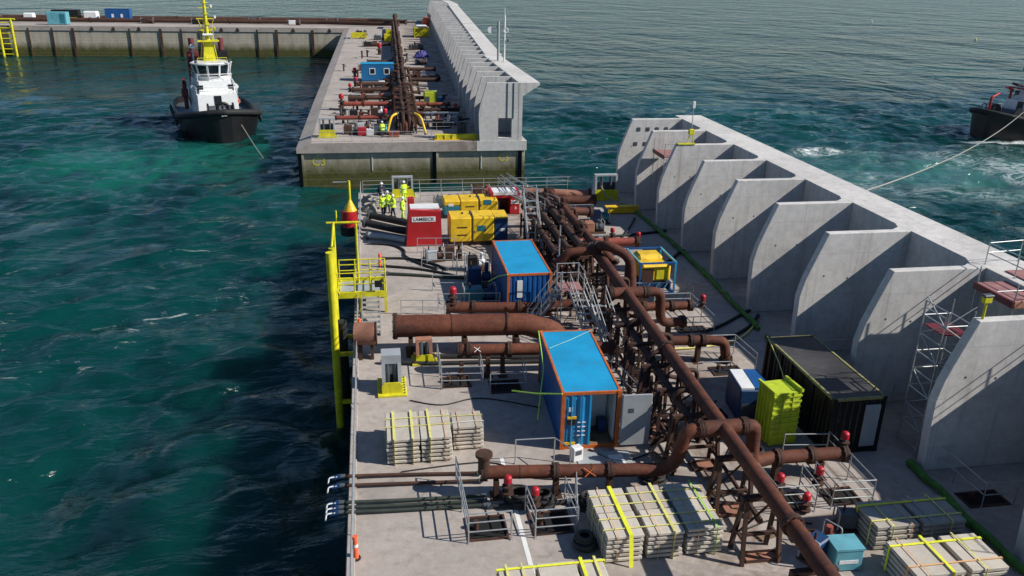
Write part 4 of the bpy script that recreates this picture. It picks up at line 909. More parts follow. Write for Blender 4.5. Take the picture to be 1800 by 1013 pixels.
# ---------------------------------------------------------------- scaffold tower and platforms at the fins
t = thing('scaffold_tower', 'scaffold tower against the edge of the second nearest full fin', 'scaffold', (23.6, 26.2, 0))
tx = ((22.7, 25.75), (23.9, 25.75), (23.9, 27.0), (22.7, 27.0))
for x, y in tx: MB().cyl((x, y, 0), (x, y, 6.35), .03, 6).build('standard', 'alu', t)
for k in range(8):
    z = .3+k*.78
    for i in range(4):
        a, c = tx[i], tx[(i+1) % 4]; MB().cyl((*a, z), (*c, z), .03, 6).build('ledger', 'alu', t)
    a, c = (tx[0], tx[1]) if k % 2 else (tx[1], tx[0]); MB().cyl((*a, z), (*c, z+.78), .024, 6).build('brace', 'alu', t)
    a, c = (tx[0], tx[3]) if k % 2 else (tx[3], tx[0]); MB().cyl((*a, z), (*c, z+.78), .024, 6).build('brace', 'alu', t)
for z in (5.35,): MB().box((22.75, 25.8, z), (23.85, 26.95, z+.05)).build('board', 'darkred', t)
guard_rail([(22.75, 25.7, 5.76), (22.7, 27.05, 5.76)], 'pale rail at the head of the scaffold tower', .6, 2)
t = thing('beacon_post', 'yellow lamp post with dark cap on top of the fin by the scaffold tower', 'lamp', (23.55, 24.96, 6.4))
MB().cyl((23.55, 24.96, 6.4), (23.55, 24.96, 7.15), .05, 8).build('post', 'safety', t); MB().cbox((23.38, 24.86, 7.05), (23.72, 25.06, 7.3), .03).build('lamp_box', 'safety', t); MB().cbox((23.35, 24.84, 7.3), (23.75, 25.08, 7.38), .02).build('cap', 'dgrey', t)
t = thing('work_platform', 'red edged work platform hung inside the wave wall at the right', 'platform', (27.0, 27.6, 6.0))
MB().box((26.3, 26.7, 6.12), (27.7, 28.9, 6.25)).build('deck_board', 'pink', t); MB().box((26.2, 26.6, 6.0), (26.3, 28.9, 6.28)).build('edge_board', 'darkred', t); MB().box((26.3, 26.6, 6.0), (27.7, 26.7, 6.28)).build('edge_board', 'rust_pale', t)
for x, y in ((26.3, 26.65), (27.6, 26.65), (26.3, 28.8)): MB().cyl((x, y, 3.6), (x, y, 7.0), .03, 6).build('post', 'alu', t)
for z in (5.3, 6.75): MB().cyl((25.4, 26.65, z), (27.7, 26.65, z), .024, 6).build('rail', 'alu', t)
guard_rail([(28.0, 16.2, 6.4), (28.0, 30.6, 6.4), (29.8, 30.8, 6.4)], 'light rail on the crest of the wave wall at the right edge', 1.0, 2, 1.8)
tag(MB().box((28.2, 17.0, 6.404), (29.7, 29.6, 6.46)).build('crest_boards', 'pink'), 'faded boards laid on the wave wall crest at the right edge', 'boards')
t = thing('beacon_post', 'small yellow lamp stand on the far third fin', 'lamp', (24.4, 57.3, 6.4))
for q in (-.3, .3): MB().bar((24.4+q, 57.35, 6.4), (24.4+q*.3, 57.35, 7.1), .06).build('leg', 'safety', t)
MB().cbox((24.2, 57.2, 7.1), (24.6, 57.5, 7.5), .03).build('lamp_box', 'safety', t); MB().cyl((24.4, 57.35, 7.5), (24.4, 57.35, 9.3), .03, 6).build('mast', 'alu', t); MB().cbox((24.3, 57.28, 9.0), (24.5, 57.42, 9.5), .02).build('lamp', 'white', t)
MB().box((23.4, 57.1, 6.404), (24.7, 57.6, 6.47)).build('base_plate', 'safety', t)
t = thing('work_platform', 'small pinkish work platform clamped beside the far fins', 'platform', (24, 60.5, 4.8))
MB().box((23.3, 59.6, 4.9), (24.9, 62.2, 5.0)).build('deck_board', 'pink', t); MB().box((23.25, 59.55, 4.8), (23.3, 62.2, 5.1)).build('edge_board', 'darkred', t)
for x, y in ((23.35, 59.65), (24.8, 59.65), (23.35, 62.1)): MB().cyl((x, y, 3.0), (x, y, 6.0), .03, 6).build('post', 'alu', t)
for z in (5.5, 5.95): MB().cyl((23.35, 59.65, z), (24.8, 59.65, z), .025, 6).build('rail', 'alu', t)
# ---------------------------------------------------------------- green mesh roll and hoses
def lumpy(pts, r, n=8, seed=1):
    rnd = random.Random(seed); P = []
    for i in range(len(pts)-1):
        a, b = Vector(pts[i]), Vector(pts[i+1]); m = max(2, int((b-a).length/.55))
        for k in range(m): P.append(a.lerp(b, k/m)+Vector((rnd.uniform(-.07,.07), 0, rnd.uniform(-.03,.04))))
    P.append(Vector(pts[-1])); R = [r*rnd.uniform(.7, 1.25) for _ in P]
    return MB().tube(P, lambda i: R[i], n)
for lab, pts, sd in (('green mesh roll along the far fins up to the black container', [(22.1, 62, .16), (22.25, 52, .16), (22.0, 44, .16), (21.75, 38.3, .16)], 3), ('green mesh roll along the nearest fins in the right corner', [(22.1, 25.2, .17), (21.9, 21.5, .17), (21.85, 15.5, .17)], 4), ('short piece of green mesh roll behind the black container', [(21.7, 37.3, .15), (21.9, 33.2, .15)], 5)):
    tag(lumpy(pts, .14, 8, sd).build('mesh_roll', 'mesh'), lab, 'mesh roll', 'green mesh rolls')
hose('black hose from the deck valves towards the fins below the skid', [(18.6, 38.4, .12), (20.0, 39.2, .09), (21.6, 40.4, .09), (22.9, 41.3, .12)], .09)
hose('second black hose lying beside the one below the skid', [(17.6, 37.4, .12), (19.6, 37.6, .09), (21.3, 38.7, .09), (22.6, 40.2, .12)], .09)
hose('yellowish hose lying in front of the black hoses below the skid', [(15.8, 36.6, .1), (18.0, 36.7, .08), (20.2, 37.4, .08), (22.2, 39.4, .1)], .06, 'strap')
hose('black hose crossing to the far fins beyond the skid', [(16.4, 55.4, .1), (19.0, 55.6, .09), (22.8, 56.4, .1)], .10)
hose('black hose running from the skid to the green mesh roll', [(18.4, 48.6, .12), (20.5, 49.6, .1), (22.2, 51.6, .12), (23.3, 52.2, .1)], .11)
hose('short black hose near the far yellow beam', [(18.6, 54.3, .1), (20.3, 57.5, .1), (21.4, 59.8, .1)], .07)
hose('fat black hose from the quay edge behind the red sign box', [(.9, 61.2, .55), (2.2, 60.4, .45), (4.2, 58.9, .4), (5.4, 58.3, .5)], .28)
hose('fat black hose from the quay edge in front of its twin', [(.55, 59.2, .6), (1.6, 58.7, .45), (3.4, 57.4, .40), (4.4, 56.9, .5)], .30)
hose('pale fat hose lying below the fat black hoses', [(.7, 57.0, .3), (1.9, 56.6, .26), (3.2, 55.8, .26), (3.6, 55.3, .3)], .22, 'grey')
hose('dark hose snaking from the quay edge to the red box foot', [(.8, 55.7, .1), (2.4, 55.2, .09), (3.2, 54.0, .09), (3.3, 52.6, .09), (4.4, 50.8, .09), (5.2, 50.0, .1)], .075)
hose('dark hose from the yellow platform across to the small pumps', [(1.7, 52.4, .1), (3.4, 52.2, .09), (4.8, 51.2, .09), (5.8, 49.8, .1)], .08)
hose('second dark hose from the yellow platform to the blue pumps', [(1.8, 50.9, .1), (3.8, 50.2, .09), (5.6, 49.1, .09), (6.9, 47.8, .12)], .08)
hose('olive hose running to the far blue container', [(1.9, 49.4, .12), (3.6, 49.0, .1), (6.0, 48.3, .1), (8.2, 47.9, .12)], .10, 'hosegreen')
hose('black hose under the fat pipe towards the stairs', [(1.4, 36.9, .12), (3.4, 36.5, .1), (6.0, 36.3, .1), (8.2, 36.1, .1), (9.4, 36.0, .12)], .11)
hose('second black hose under the fat pipe', [(3.8, 37.2, .12), (6.4, 36.9, .1), (8.3, 36.6, .1), (9.5, 36.5, .12)], .12)
for k, (y0, y1, m) in enumerate(((27.15, 26.75, 'rust_dark'), (26.55, 26.25, 'rust_dark'), (25.5, 25.3, 'hosegreen'), (25.2, 25.0, 'hosegreen'), (24.92, 24.72, 'hosegreen'))):
    n_ = ['upper hose of the upper pair', 'lower hose of the upper pair', 'top hose of the lower three', 'middle hose of the lower three', 'bottom hose of the lower three'][k]
    hose(n_+' running off the quay edge', [(-.28, y0+.05, .16), (1.6, y0-.03, .12), (3.6, (y0+y1)/2, .10), (5.0, y1, .14)], .065, m)
    t = thing('hose_coupler', 'blue coupler over the quay edge on the '+n_, 'coupler', (-.45, y0, 0), 0, 'couplers over the quay edge')
    MB().cyl((-.30, y0+.05, .16), (-.62, y0+.05, .10), .10, 10).build('body', 'navy', t)
    MB().tube(fillet([(-.42, y0-.02, .2), (-.72, y0-.06, .2), (-.75, y0-.16, .0)], .10), .03, 6).build('lever', 'white', t)
# ---------------------------------------------------------------- pumps and small machines
def pump_set(label, x, y, rz=0, s=1.0, body='navy', tank='teal', h=1.0, cat='pump'):
    t = thing('pump_set', label, cat, (x, y, 0), rz, 'pump sets'); K = dict(parent=t, world=False)
    MB().box((0, 0, .02), (1.5*s, .8*s, .12)).build('skid', 'rust_dark', **K)
    MB().cbox((.08*s, .1*s, .12), (.85*s, .7*s, .12+.8*h), .05).build('engine', body, **K)
    MB().cyl((.95*s, .4*s, .45*h), (1.4*s, .4*s, .45*h), .27*s, 14).build('volute', tank, **K)
    MB().cyl((1.18*s, .4*s, .45*h), (1.18*s, .4*s, 1.05*h), .12*s, 10).build('outlet', tank, **K)
    MB().cyl((.3*s, .4*s, .12+.8*h), (.3*s, .4*s, .12+1.05*h), .05*s, 8).build('exhaust', 'rust_dark', **K)
    for q in (.02, 1.4):
        MB().tube(fillet([(q*s, .05*s, .12), (q*s, .05*s, 1.05*h), (q*s, .75*s, 1.05*h), (q*s, .75*s, .12)], .1), .03, 6).build('roll_bar', 'grey', **K)
    return t
pump_set('tall dark blue pump left of the far blue container', 6.65, 46.3, .05, 1.1, 'navy', 'navy', 1.45)
pump_set('wide dark blue pump right behind the crimson valve', 6.2, 43.7, 0, 1.35, 'teal', 'navy', 1.05)
pump_set('small pale pump below the red sign box', 4.6, 51.2, .3, .9, 'grey', 'rust_dark', .9)
pump_set('small rusty pump between red box and pumps', 5.7, 51.7, -.1, .9, 'rust_dark', 'rust_dark', 1.0)
pump_set('small dark pump with white tank by the container corner', 7.0, 49.3, .1, .9, 'black', 'white', 1.1)
pump_set('teal pump beside the pipe at the far deck edge', 17.5, 58.9, -.1, 1.1, 'navy', 'teal', 1.1)
pump_set('khaki pump beyond the skid', 16.2, 56.4, 0, 1.3, 'rust_pale', 'dgrey', .9)
pump_set('small blue pump with rusty pipe at the lower right', 15.2, 19.9, .5, .95, 'navy', 'rust_red', 1.0)
pump_set('pale pump beside the red brown branch pipe', 15.6, 52.4, 0, .9, 'white', 'grey', .9)
pump_set('dark pump behind the far generator', 6.2, 64.4, .2, 1.0, 'dgrey', 'rust_dark', .9)
pump_set('rusty pump at the middle of the far deck edge', 9.5, 67.6, 0, 1.1, 'rust_dark', 'rust_red', .9)
pump_set('dark pump in the nearest fin bay corner', 16.9, 21.6, -.2, .8, 'dgrey', 'black', .8)
t = thing('tool_box', 'light blue crate at the lower right beside the main pipe', 'crate', (15.72, 19.75, 0), -.05); K = dict(parent=t, world=False)
MB().cbox((0, 0, .03), (.95, .75, .82), .03).build('shell', 'cyan', **K); MB().box((-.02, -.02, .82), (.97, .77, .90)).build('lid', 'cyan', **K); MB().box((.15, -.015, .32), (.8, .01, .46)).build('label_plate', 'white', **K); MB().box((.05, .05, 0), (.9, .7, .03)).build('pallet', 'timber', **K)
# ---------------------------------------------------------------- fairleads with yellow bases
def fairlead(label, x, y, w, h, d=.9, base=True, top='grey', rz=0, th=.12, front=False):
    t = thing('mooring_fairlead', label, 'fairlead', (x, y, 0), rz, 'roller fairleads'); K = dict(parent=t, world=False)
    if base:
        MB().cbox((-.22, -.28, .003), (w+.22, d+.2, .12), .02).build('base_plate', 'safety', **K)
        for k in range(7): MB().cyl((w+.12, -.15+k*(d+.2)/6, .12), (w+.12, -.15+k*(d+.2)/6, .18), .035, 6).build('bolt', 'dgrey', **K)
        MB().prism([(-.02, .12), (-.02, h*.35), (.1, h*.45), (w-.1, h*.45), (w+.02, h*.35), (w+.02, .12)], 'y', -.12, -.06).build('front_plate', 'safety', **K)
    for x0 in (0, w-.16): MB().prism([(0, .12), (d*.15, h), (d*.75, h), (d, .12)], 'x', x0, x0+.16).build('side_plate', top, **K)
    MB().box((0, d*.16, h), (w, d*.74, h+th)).build('top_beam', top, **K)
    if front: MB().prism([(.16, .9), (.16, h), (w-.16, h), (w-.16, .9)], 'y', d*.20, d*.26).build('shield_plate', 'dgrey', **K)
    MB().box((.17, d*.42, .14), (w-.17, d*.5, h*.72)).build('inner_plate', 'dgrey', **K)
    for k in (.3, .7): MB().cyl((w*k, d*.25, .12), (w*k, d*.25, h), .11, 12).build('roller', 'dgrey', **K)
    return t
fairlead('yellow based fairlead near the quay edge left of the hatches', 1.40, 33.7, .88, 1.45, 1.3, True, 'grey', 0, .42, True)
fairlead('weathered fairlead with yellow base beside the pipe left of the hatch', 3.1, 36.7, .8, 1.1, .7, True, 'rust_pale')
fairlead('grey fairlead at the far end of the deck behind the workers', 2.85, 68.2, 1.75, 1.6, .8)
fairlead('grey fairlead at the far right deck corner beside the fins', 19.75, 65.8, 1.95, 2.0, .9)
t = thing('steel_beam', 'yellow box beam lying across near the far fins', 'beam', (19.6, 61.5, 0)); MB().cbox((19.6, 61.5, .05), (22.25, 61.95, .55), .03).build('web', 'yellow', t); MB().box((19.55, 61.42, .55), (22.3, 62.02, .6)).build('flange', 'yellow', t)
for x in (19.8, 21.9): MB().box((x, 61.45, .003), (x+.15, 62.0, .05)).build('foot', 'timber', t)
hose('pale rope trailing from the far right fairlead to the yellow beam', [(20.3, 66.0, 1.2), (20.6, 65.0, .5), (21.4, 63.8, .3), (22.0, 62.6, .4)], .05, 'rope', 'ropes', False, 'mooring_rope')
hose('yellow rope lying by the yellow beam', [(20.9, 63.6, .1), (21.6, 64.3, .1), (22.2, 63.4, .1), (21.5, 62.8, .1)], .06, 'strap', 'ropes', False, 'mooring_rope')
for k, (x, y, R, z) in enumerate(((.95, 64.4, .55, .12), (1.3, 65.8, .6, .12), (.8, 67.0, .5, .12), (1.5, 64.9, .45, .34))):
    t = thing('rope_coil', ['nearest grey rope coil', 'largest grey rope coil', 'farthest grey rope coil', 'grey rope coil lying on top of the others'][k]+' by the far left deck corner', 'rope', (x, y, 0), 0, 'rope coils')
    for j in range(4): MB().torus((x+random.uniform(-.05,.05), y+random.uniform(-.05,.05), z-.04+.13*j), R-.06*j, .085, 'z', 20, 6).build('turn', 'rope', t)
# ---------------------------------------------------------------- yellow boarding tower over the quay edge
t = thing('boarding_tower', 'tall yellow tubular boarding ladder with platform on the quay edge', 'ladder tower', (-.9, 41, 0)); Yl = 'safety'
for y, top, r in ((39.7, 4.9, .20), (41.9, 4.4, .17)):
    MB().cyl((-.92, y, -8), (-.92, y, top), r, 14).build('fender_tube', Yl, t)
for z in (-4.3, -3.2, -2.1, -1.0, .1, 1.2, 2.3, 3.4): MB().cyl((-.92, 39.8, z), (-.92, 41.9, z), .06, 8).build('rung', Yl, t)
for z in (-3.5, -.7): 
    for y in (39.7, 41.9): MB().bar((-.9, y, z), (.12, y, z), .16, .2).build('bracket', Yl, t)
for y in (39.7, 41.9): MB().prism([(-.95, 3.1), (-1.12, 3.6), (-1.10, 4.3), (-.85, 4.5), (-.82, 3.1)], 'y', y-.06, y+.06).build('guide_horn', Yl, t)
MB().box((-.85, 43.35, .95), (1.85, 43.5, 1.30)).build('edge_beam', Yl, t); MB().box((-.85, 45.6, .95), (1.85, 45.75, 1.30)).build('edge_beam', Yl, t); MB().box((1.72, 43.5, .95), (1.85, 45.6, 1.3)).build('edge_beam', Yl, t); MB().box((-.85, 43.5, .95), (-.72, 45.6, 1.3)).build('edge_beam', Yl, t)
MB().box((-.72, 43.5, 1.05), (1.72, 45.6, 1.10)).build('grating', 'grey', t)
for x in (-.8, .1, .95, 1.8):
    for y in (43.42, 45.68): MB().cyl((x, y, 1.3), (x, y, 2.4), .04, 6).build('post', Yl, t)
for z in (1.75, 2.1, 2.4):
    for y in (43.42, 45.68): MB().cyl((-.8, y, z), (1.8, y, z), .035, 6).build('rail', Yl, t)
    MB().cyl((1.8, 43.42, z), (1.8, 45.68, z), .035, 6).build('rail', Yl, t)
for x in (.35, 1.7): 
    for y in (43.45, 45.65): MB().box((x, y-.08, .003), (x+.14, y+.08, .95)).build('leg', Yl, t)
MB().bar((-.92, 41.9, 2.4), (-.8, 43.42, 1.2), .14).build('link', Yl, t)
MB().cyl((-.92, 41.9, 4.4), (-.92, 44.8, 4.9), .07, 8).cyl((-1.3, 44.8, 4.9), (.5, 44.8, 4.9), .07, 8).build('head_frame', Yl, t)
for x in (-.92, .3): MB().cyl((x, 44.8, 1.3), (x, 44.8, 4.9), .07, 8).build('head_post', Yl, t)
MB().box((1.2, 43.2, 1.6), (1.6, 43.34, 1.95)).build('control_box', 'black', t)
MB().cyl((-.62, 41.0, -5.0), (-.62, 41.0, .6), .30, 14).build('rubber_fender', 'rubber', t)
stair('pale ramp ladder leading up to the yellow platform', (.95, 40.2, .02), (.95, 43.3, 1.05), .95, 8, (1, 0, 0), False)
t = thing('marker_buoy', 'red drum with orange cone and yellow mast standing over the quay edge', 'buoy', (-.55, 60.5, 0))
MB().cyl((-.55, 60.5, .0), (-.55, 60.5, 1.15), .62, 18, .55).build('drum', 'red', t); MB().cyl((-.55, 60.5, -.7), (-.55, 60.5, 0), .7, 18).build('float', 'rubber', t)
MB().cyl((-.45, 60.5, 1.15), (-.45, 60.5, 1.95), .5, 16, .10).build('cone', 'yellow', t); MB().cyl((-.45, 60.5, 1.9), (-.45, 60.5, 3.4), .10, 8).build('mast', 'safety', t); MB().cyl((-.45, 60.5, 3.3), (-1.6, 60.5, 3.3), .05, 6).build('arm', 'alu', t); MB().cyl((-1.5, 60.3, .0), (-1.5, 60.3, 1.2), .07, 6).build('side_post', 'safety', t)
MB().bar((-.6, 60.5, -.4), (.3, 60.5, -.2), .2).build('bracket', 'rust_dark', t)
for k, (x, y, h, l) in enumerate(((1.55, 51.0, .9, 'orange marker post behind the yellow platform'), (.34, 40.3, 1.0, 'orange marker on the quay rail beside the pipe stub'), (.33, 22.6, .9, 'orange marker tube on the quay rail at the bottom'))):
    t = thing('marker_post', l, 'marker', (x, y, 0), 0, 'orange markers'); MB().cyl((x, y, .05), (x, y, h), .09, 10).build('tube', 'fluo', t); MB().cyl((x, y, 0), (x, y, .05), .16, 10).build('foot', 'rubber', t); MB().cyl((x, y, h*.55), (x, y, h*.68), .093, 10).build('band', 'white', t)
# debris
for k, (x, y, s_) in enumerate(((12.0, 29.3, .3), (12.2, 27.0, .25), (10.3, 26.6, .2), (15.0, 31.0, .3), (15.3, 28.2, .25), (4.8, 31.0, .15), (12.1, 32.0, .35), (14.6, 21.9, .3), (10.2, 36.2, .3), (15.6, 33.4, .3))):
    t = thing('timber_offcut', ['timber offcut by the open container door', 'timber offcut behind the swan neck bend', 'small timber block in front of the near blue container', 'timber offcut among the trestles', 'timber offcut left of the lime box', 'small timber block on the open deck behind the left stack', 'timber offcut right of the near container roof', 'timber offcut beside the nearest trestle', 'timber offcut at the fat pipe end', 'timber offcut right of the trestles'][k], 'timber', (x, y, 0), random.uniform(0, 3), 'timber offcuts'); K = dict(parent=t, world=False)
    for j in range(3): MB().box((-s_*2, -.2+.14*j, .004), (s_*2-.2*j, -.1+.14*j, .08)).build('plank', 'timber', **K)

for k, (x, y, R, m) in enumerate(((6.15, 24.95, .5, 'rubber'), (7.05, 24.75, .45, 'rubber'), (8.6, 24.35, .4, 'rubber'), (8.0, 22.2, .38, 'hosegreen'), (11.6, 25.7, .5, 'rubber'), (16.0, 26.6, .45, 'rubber'), (9.9, 37.0, .5, 'rubber'))):
    t = thing('hose_coil', ['black hose coil under the left of the swan neck pipe', 'black hose coil beside the red capped valve', 'black hose coil behind the big slab stack', 'dark green hose coil left of the big slab stack', 'black hose coil behind the swan neck bend', 'black hose coil behind the near right branch', 'black hose coil at the bend of the fat pipe'][k], 'hose', (x, y, 0), 0, 'coiled hoses')
    for j in range(4): MB().torus((x+random.uniform(-.08, .08), y+random.uniform(-.08, .08), .07+.11*j), R-.05*j, .075, 'z', 20, 6).build('turn', m, t)
hose('black hose bunched along behind the big slab stack', [(7.9, 24.55, .1), (9.6, 24.3, .1), (11.0, 24.35, .1), (12.6, 24.0, .1), (14.4, 24.4, .1)], .1)
hose('second black hose bunched behind the big slab stack', [(5.0, 24.7, .1), (6.6, 24.5, .12), (8.6, 24.6, .1), (10.6, 24.2, .24), (12.4, 24.3, .1)], .09)
hose('black hose winding between the trestles', [(12.5, 26.0, .08), (13.6, 28.2, .08), (12.8, 30.5, .08), (13.8, 32.6, .08), (13.2, 35.5, .08)], .08)
hose('dark hose under the far pipe bundle', [(12.2, 46.5, .1), (13.3, 48.5, .1), (12.5, 51.5, .1), (13.6, 55, .1)], .1)
t = thing('floor_mat', 'grey rubber mat laid in front of the near blue container', 'mat', (8.9, 26.6, 0), -.04); MB().cbox((0, 0, .004), (2.2, 1.2, .04), .01).build('sheet', 'grey', t, False); MB().box((1.3, .2, .04), (1.9, .9, .05)).build('patch', 'line', t, False)
t = thing('meter_box', 'pale meter box leaning at the foot of the near blue container', 'box', (8.75, 27.15, 0), .3); MB().cbox((0, 0, .003), (.45, .35, .6), .03).build('shell', 'white', t, False); MB().box((.08, -.012, .3), (.36, .0, .5)).build('dial', 'dgrey', t, False)
for k in range(9):
    x = 11.6+.35*(k % 5)+random.uniform(-.1, .1); y = 43.4+k*1.45; z = random.uniform(2.2, 3.6)
    t = thing('scaffold_post', ORD[k]+' upright scaffold post from the front among the far pipes', 'post', (x, y, 0), 0, 'scaffold posts among the far pipes')
    MB().cyl((x, y, 0), (x, y, z), .045, 6).build('upright', 'alu' if k % 2 else 'rust_dark', t); MB().cyl((x-.1, y, z*.7), (x+1.5, y+.1, z*.7), .035, 6).build('transom', 'alu' if k % 2 else 'rust_dark', t); MB().box((x-.1, y-.1, .003), (x+.1, y+.1, .02)).build('base_plate', 'rust_dark', t)

for k, (x, y, w, l) in enumerate(((13.05, 20.55, 1.2, .5), (13.1, 23.0, 1.2, .7), (13.3, 25.9, 1.1, .6), (15.2, 21.3, .9, .6), (15.3, 29.6, 1.0, .7), (12.35, 28.4, .8, 1.0))):
    t = thing('drip_tray', ['rusty drip tray under the nearest full trestle', 'rusty drip tray under the trestle beside the big slab stack', 'rusty drip tray behind the near tee', 'rusty drip tray left of the light blue crate', 'rusty drip tray left of the blue generator box', 'rusty drip tray by the open container door'][k], 'tray', (x, y, 0), random.uniform(-.1, .1), 'rusty drip trays'); K = dict(parent=t, world=False)
    MB().box((0, 0, .004), (w, l, .02)).build('bottom', 'rust_pale', **K)
    for lo, hi in (((0, 0), (w, .03)), ((0, l-.03), (w, l)), ((0, .03), (.03, l-.03)), ((w-.03, .03), (w, l-.03))): MB().box((*lo, .02), (*hi, .12)).build('lip', 'rust_dark', **K)
for k, pts in enumerate(([(9.6, 28.0, .03), (10.6, 27.0, .03), (12.2, 27.6, .03), (13.0, 29.0, .03)], [(12.4, 22.4, .03), (13.6, 22.2, .03), (15.0, 22.6, .03), (16.3, 22.2, .03)], [(14.8, 26.5, .03), (15.8, 28.2, .03), (15.2, 30.0, .03), (16.4, 31.2, .03)], [(2.6, 33.0, .03), (4.0, 32.4, .03), (5.8, 32.8, .03), (8.3, 31.6, .03)], [(8.4, 26.0, .03), (6.8, 26.4, .03), (5.4, 27.6, .03), (2.0, 27.4, .03)])):
    hose(['thin black cable from the open container to the trestles', 'thin black cable crossing under the nearest trestles', 'thin black cable winding left of the blue generator box', 'thin black cable across the open deck to the near container', 'thin black cable behind the left slab stack front'][k], pts, .03, 'rubber', 'thin cables', False, 'cable')
# ---------------------------------------------------------------- gear on the middle and far caissons
def bx(y): return 5.2 + (y-94)*.022
def lift(t, dz): t.location.z += dz; return t
for k, (dx, z, r) in enumerate(((-.62, 1.45, .24), (0, 1.5, .27), (.62, 1.45, .24), (-.32, 2.05, .22), (.38, 2.1, .22))):
    nm = ['left', 'middle', 'right', 'upper left', 'upper right'][k]
    pp = pipe(nm+' dark pipe of the bundle along the middle caisson', [(bx(96)+dx, 96, .3), (bx(96)+dx, 96, z), (bx(120.8)+dx, 120.8, z)], r, 'rust_dark' if k != 1 else 'rust', rad=.7, flanges=((1, .3), (1, .62)), group='pipes on the middle caisson')
    pipe(nm+' dark pipe of the bundle along the far caisson', [(bx(122)+dx, 122.5, z), (bx(228)+dx, 228, z+zt(228))], r, 'rust_dark', flanges=((0, .1), (0, .2), (0, .32), (0, .5), (0, .7)), group='pipes on the far caisson')
for k in range(5): trestle(bx(98+k*5), 98+k*5, 2.0, 1.1, ORD[k]+' trestle from the front under the middle caisson pipe bundle', 'trestles on the middle caisson')
for k in range(6): lift(trestle(bx(128+k*17), 128+k*17, 2.0, 1.1, ORD[k]+' trestle from the front under the far caisson pipe bundle', 'trestles on the far caisson'), zt(128+k*17))
for k, (y, x0, x1, m, r) in enumerate(((102.6, -2.9, 4.2, 'rust_red', .24), (113.4, -2.3, 4.3, 'rust_red', .30), (118.8, -1.6, 4.4, 'rust_dark', .30), (108.2, 6.9, 12.6, 'rust_dark', .26), (112.8, 7.0, 11.8, 'rust_red', .24), (118.6, 7.3, 11.5, 'rust_dark', .26))):
    pipe(ORD[k]+' transverse pipe on the middle caisson, '+('left' if x0 < 0 else 'right')+' of the bundle', [(x0, y, .85), (x1, y, .85)], r, m, flanges=((0, .4),), group='pipes on the middle caisson')
    for j in (.2, .7):
        x = x0+(x1-x0)*j; t = thing('pipe_stand', ('outer' if (j < .5) == (x0 < 0) else 'inner')+' stand under the '+ORD[k]+' transverse pipe on the middle caisson', 'pipe support', (x, y, 0), 0, 'pipe stands on the middle caisson')
        MB().box((x-.1, y-.15, .003), (x+.1, y+.15, .62)).build('post', 'rust_dark', t); MB().box((x-.3, y-.3, .003), (x+.3, y+.3, .03)).build('base_plate', 'rust_dark', t)
for k, (y, x0, x1) in enumerate(((126.2, -1.2, 4.5), (131.5, -1.0, 4.6), (148, 8, 12.6), (136, 8, 12), (158, 1, 5.4), (186, 2, 6))):
    pipe(ORD[k]+' transverse pipe on the far caisson', [(x0, y, .85+zt(y)), (x1, y, .85+zt(y))], .32, 'rust_dark', group='pipes on the far caisson')
for k, (x, y, s_, l) in enumerate(((-2.5, 113.4, 1.6, 'large red valve at the left end of a pipe on the middle caisson'), (4.6, 113.2, 1.3, 'large red valve beside the pipe bundle on the middle caisson'), (3.0, 102.4, 1.4, 'red valve near the person on the middle caisson'), (-.8, 131.3, 1.4, 'red valve left of the blue cabin'), (-1.1, 141.5, 1.4, 'second red valve left of the blue cabin'), (3.4, 171, 2.2, 'big red valve wheel behind the blue cabin'), (-1.6, 126.2, 1.2, 'red valve on the near part of the far caisson'), (12.2, 108.3, 1.1, 'red valve by the wall on the middle caisson'))):
    lift(valve(x, y, .55, l, .9*s_, .2*s_, wheel=k in (0, 5)), zt(y))
cb = thing('site_cabin', 'blue site cabin with two white framed windows on the far caisson', 'cabin', (.0, 139.6, zt(139.6))); K = dict(parent=cb, world=False)
MB().cbox((0, 0, .15), (5.2, 2.5, 2.75), .04).build('shell', 'cabin', **K); MB().box((-.05, -.05, 2.75), (5.25, 2.55, 2.86)).build('roof', 'blue_roof', **K); MB().box((.2, .1, 0), (5.0, 2.4, .15)).build('skid', 'dgrey', **K)
for x in (1.3, 3.6):
    f = MB().box((x, -.04, 1.15), (x+.95, .0, 2.15)).build('window', 'white', **K); MB().box((x+.12, -.05, 1.27), (x+.83, -.035, 2.03)).build('pane', 'glass', f, False)
MB().box((4.65, -.03, .2), (5.1, .0, 2.2)).build('door', 'blue', **K)
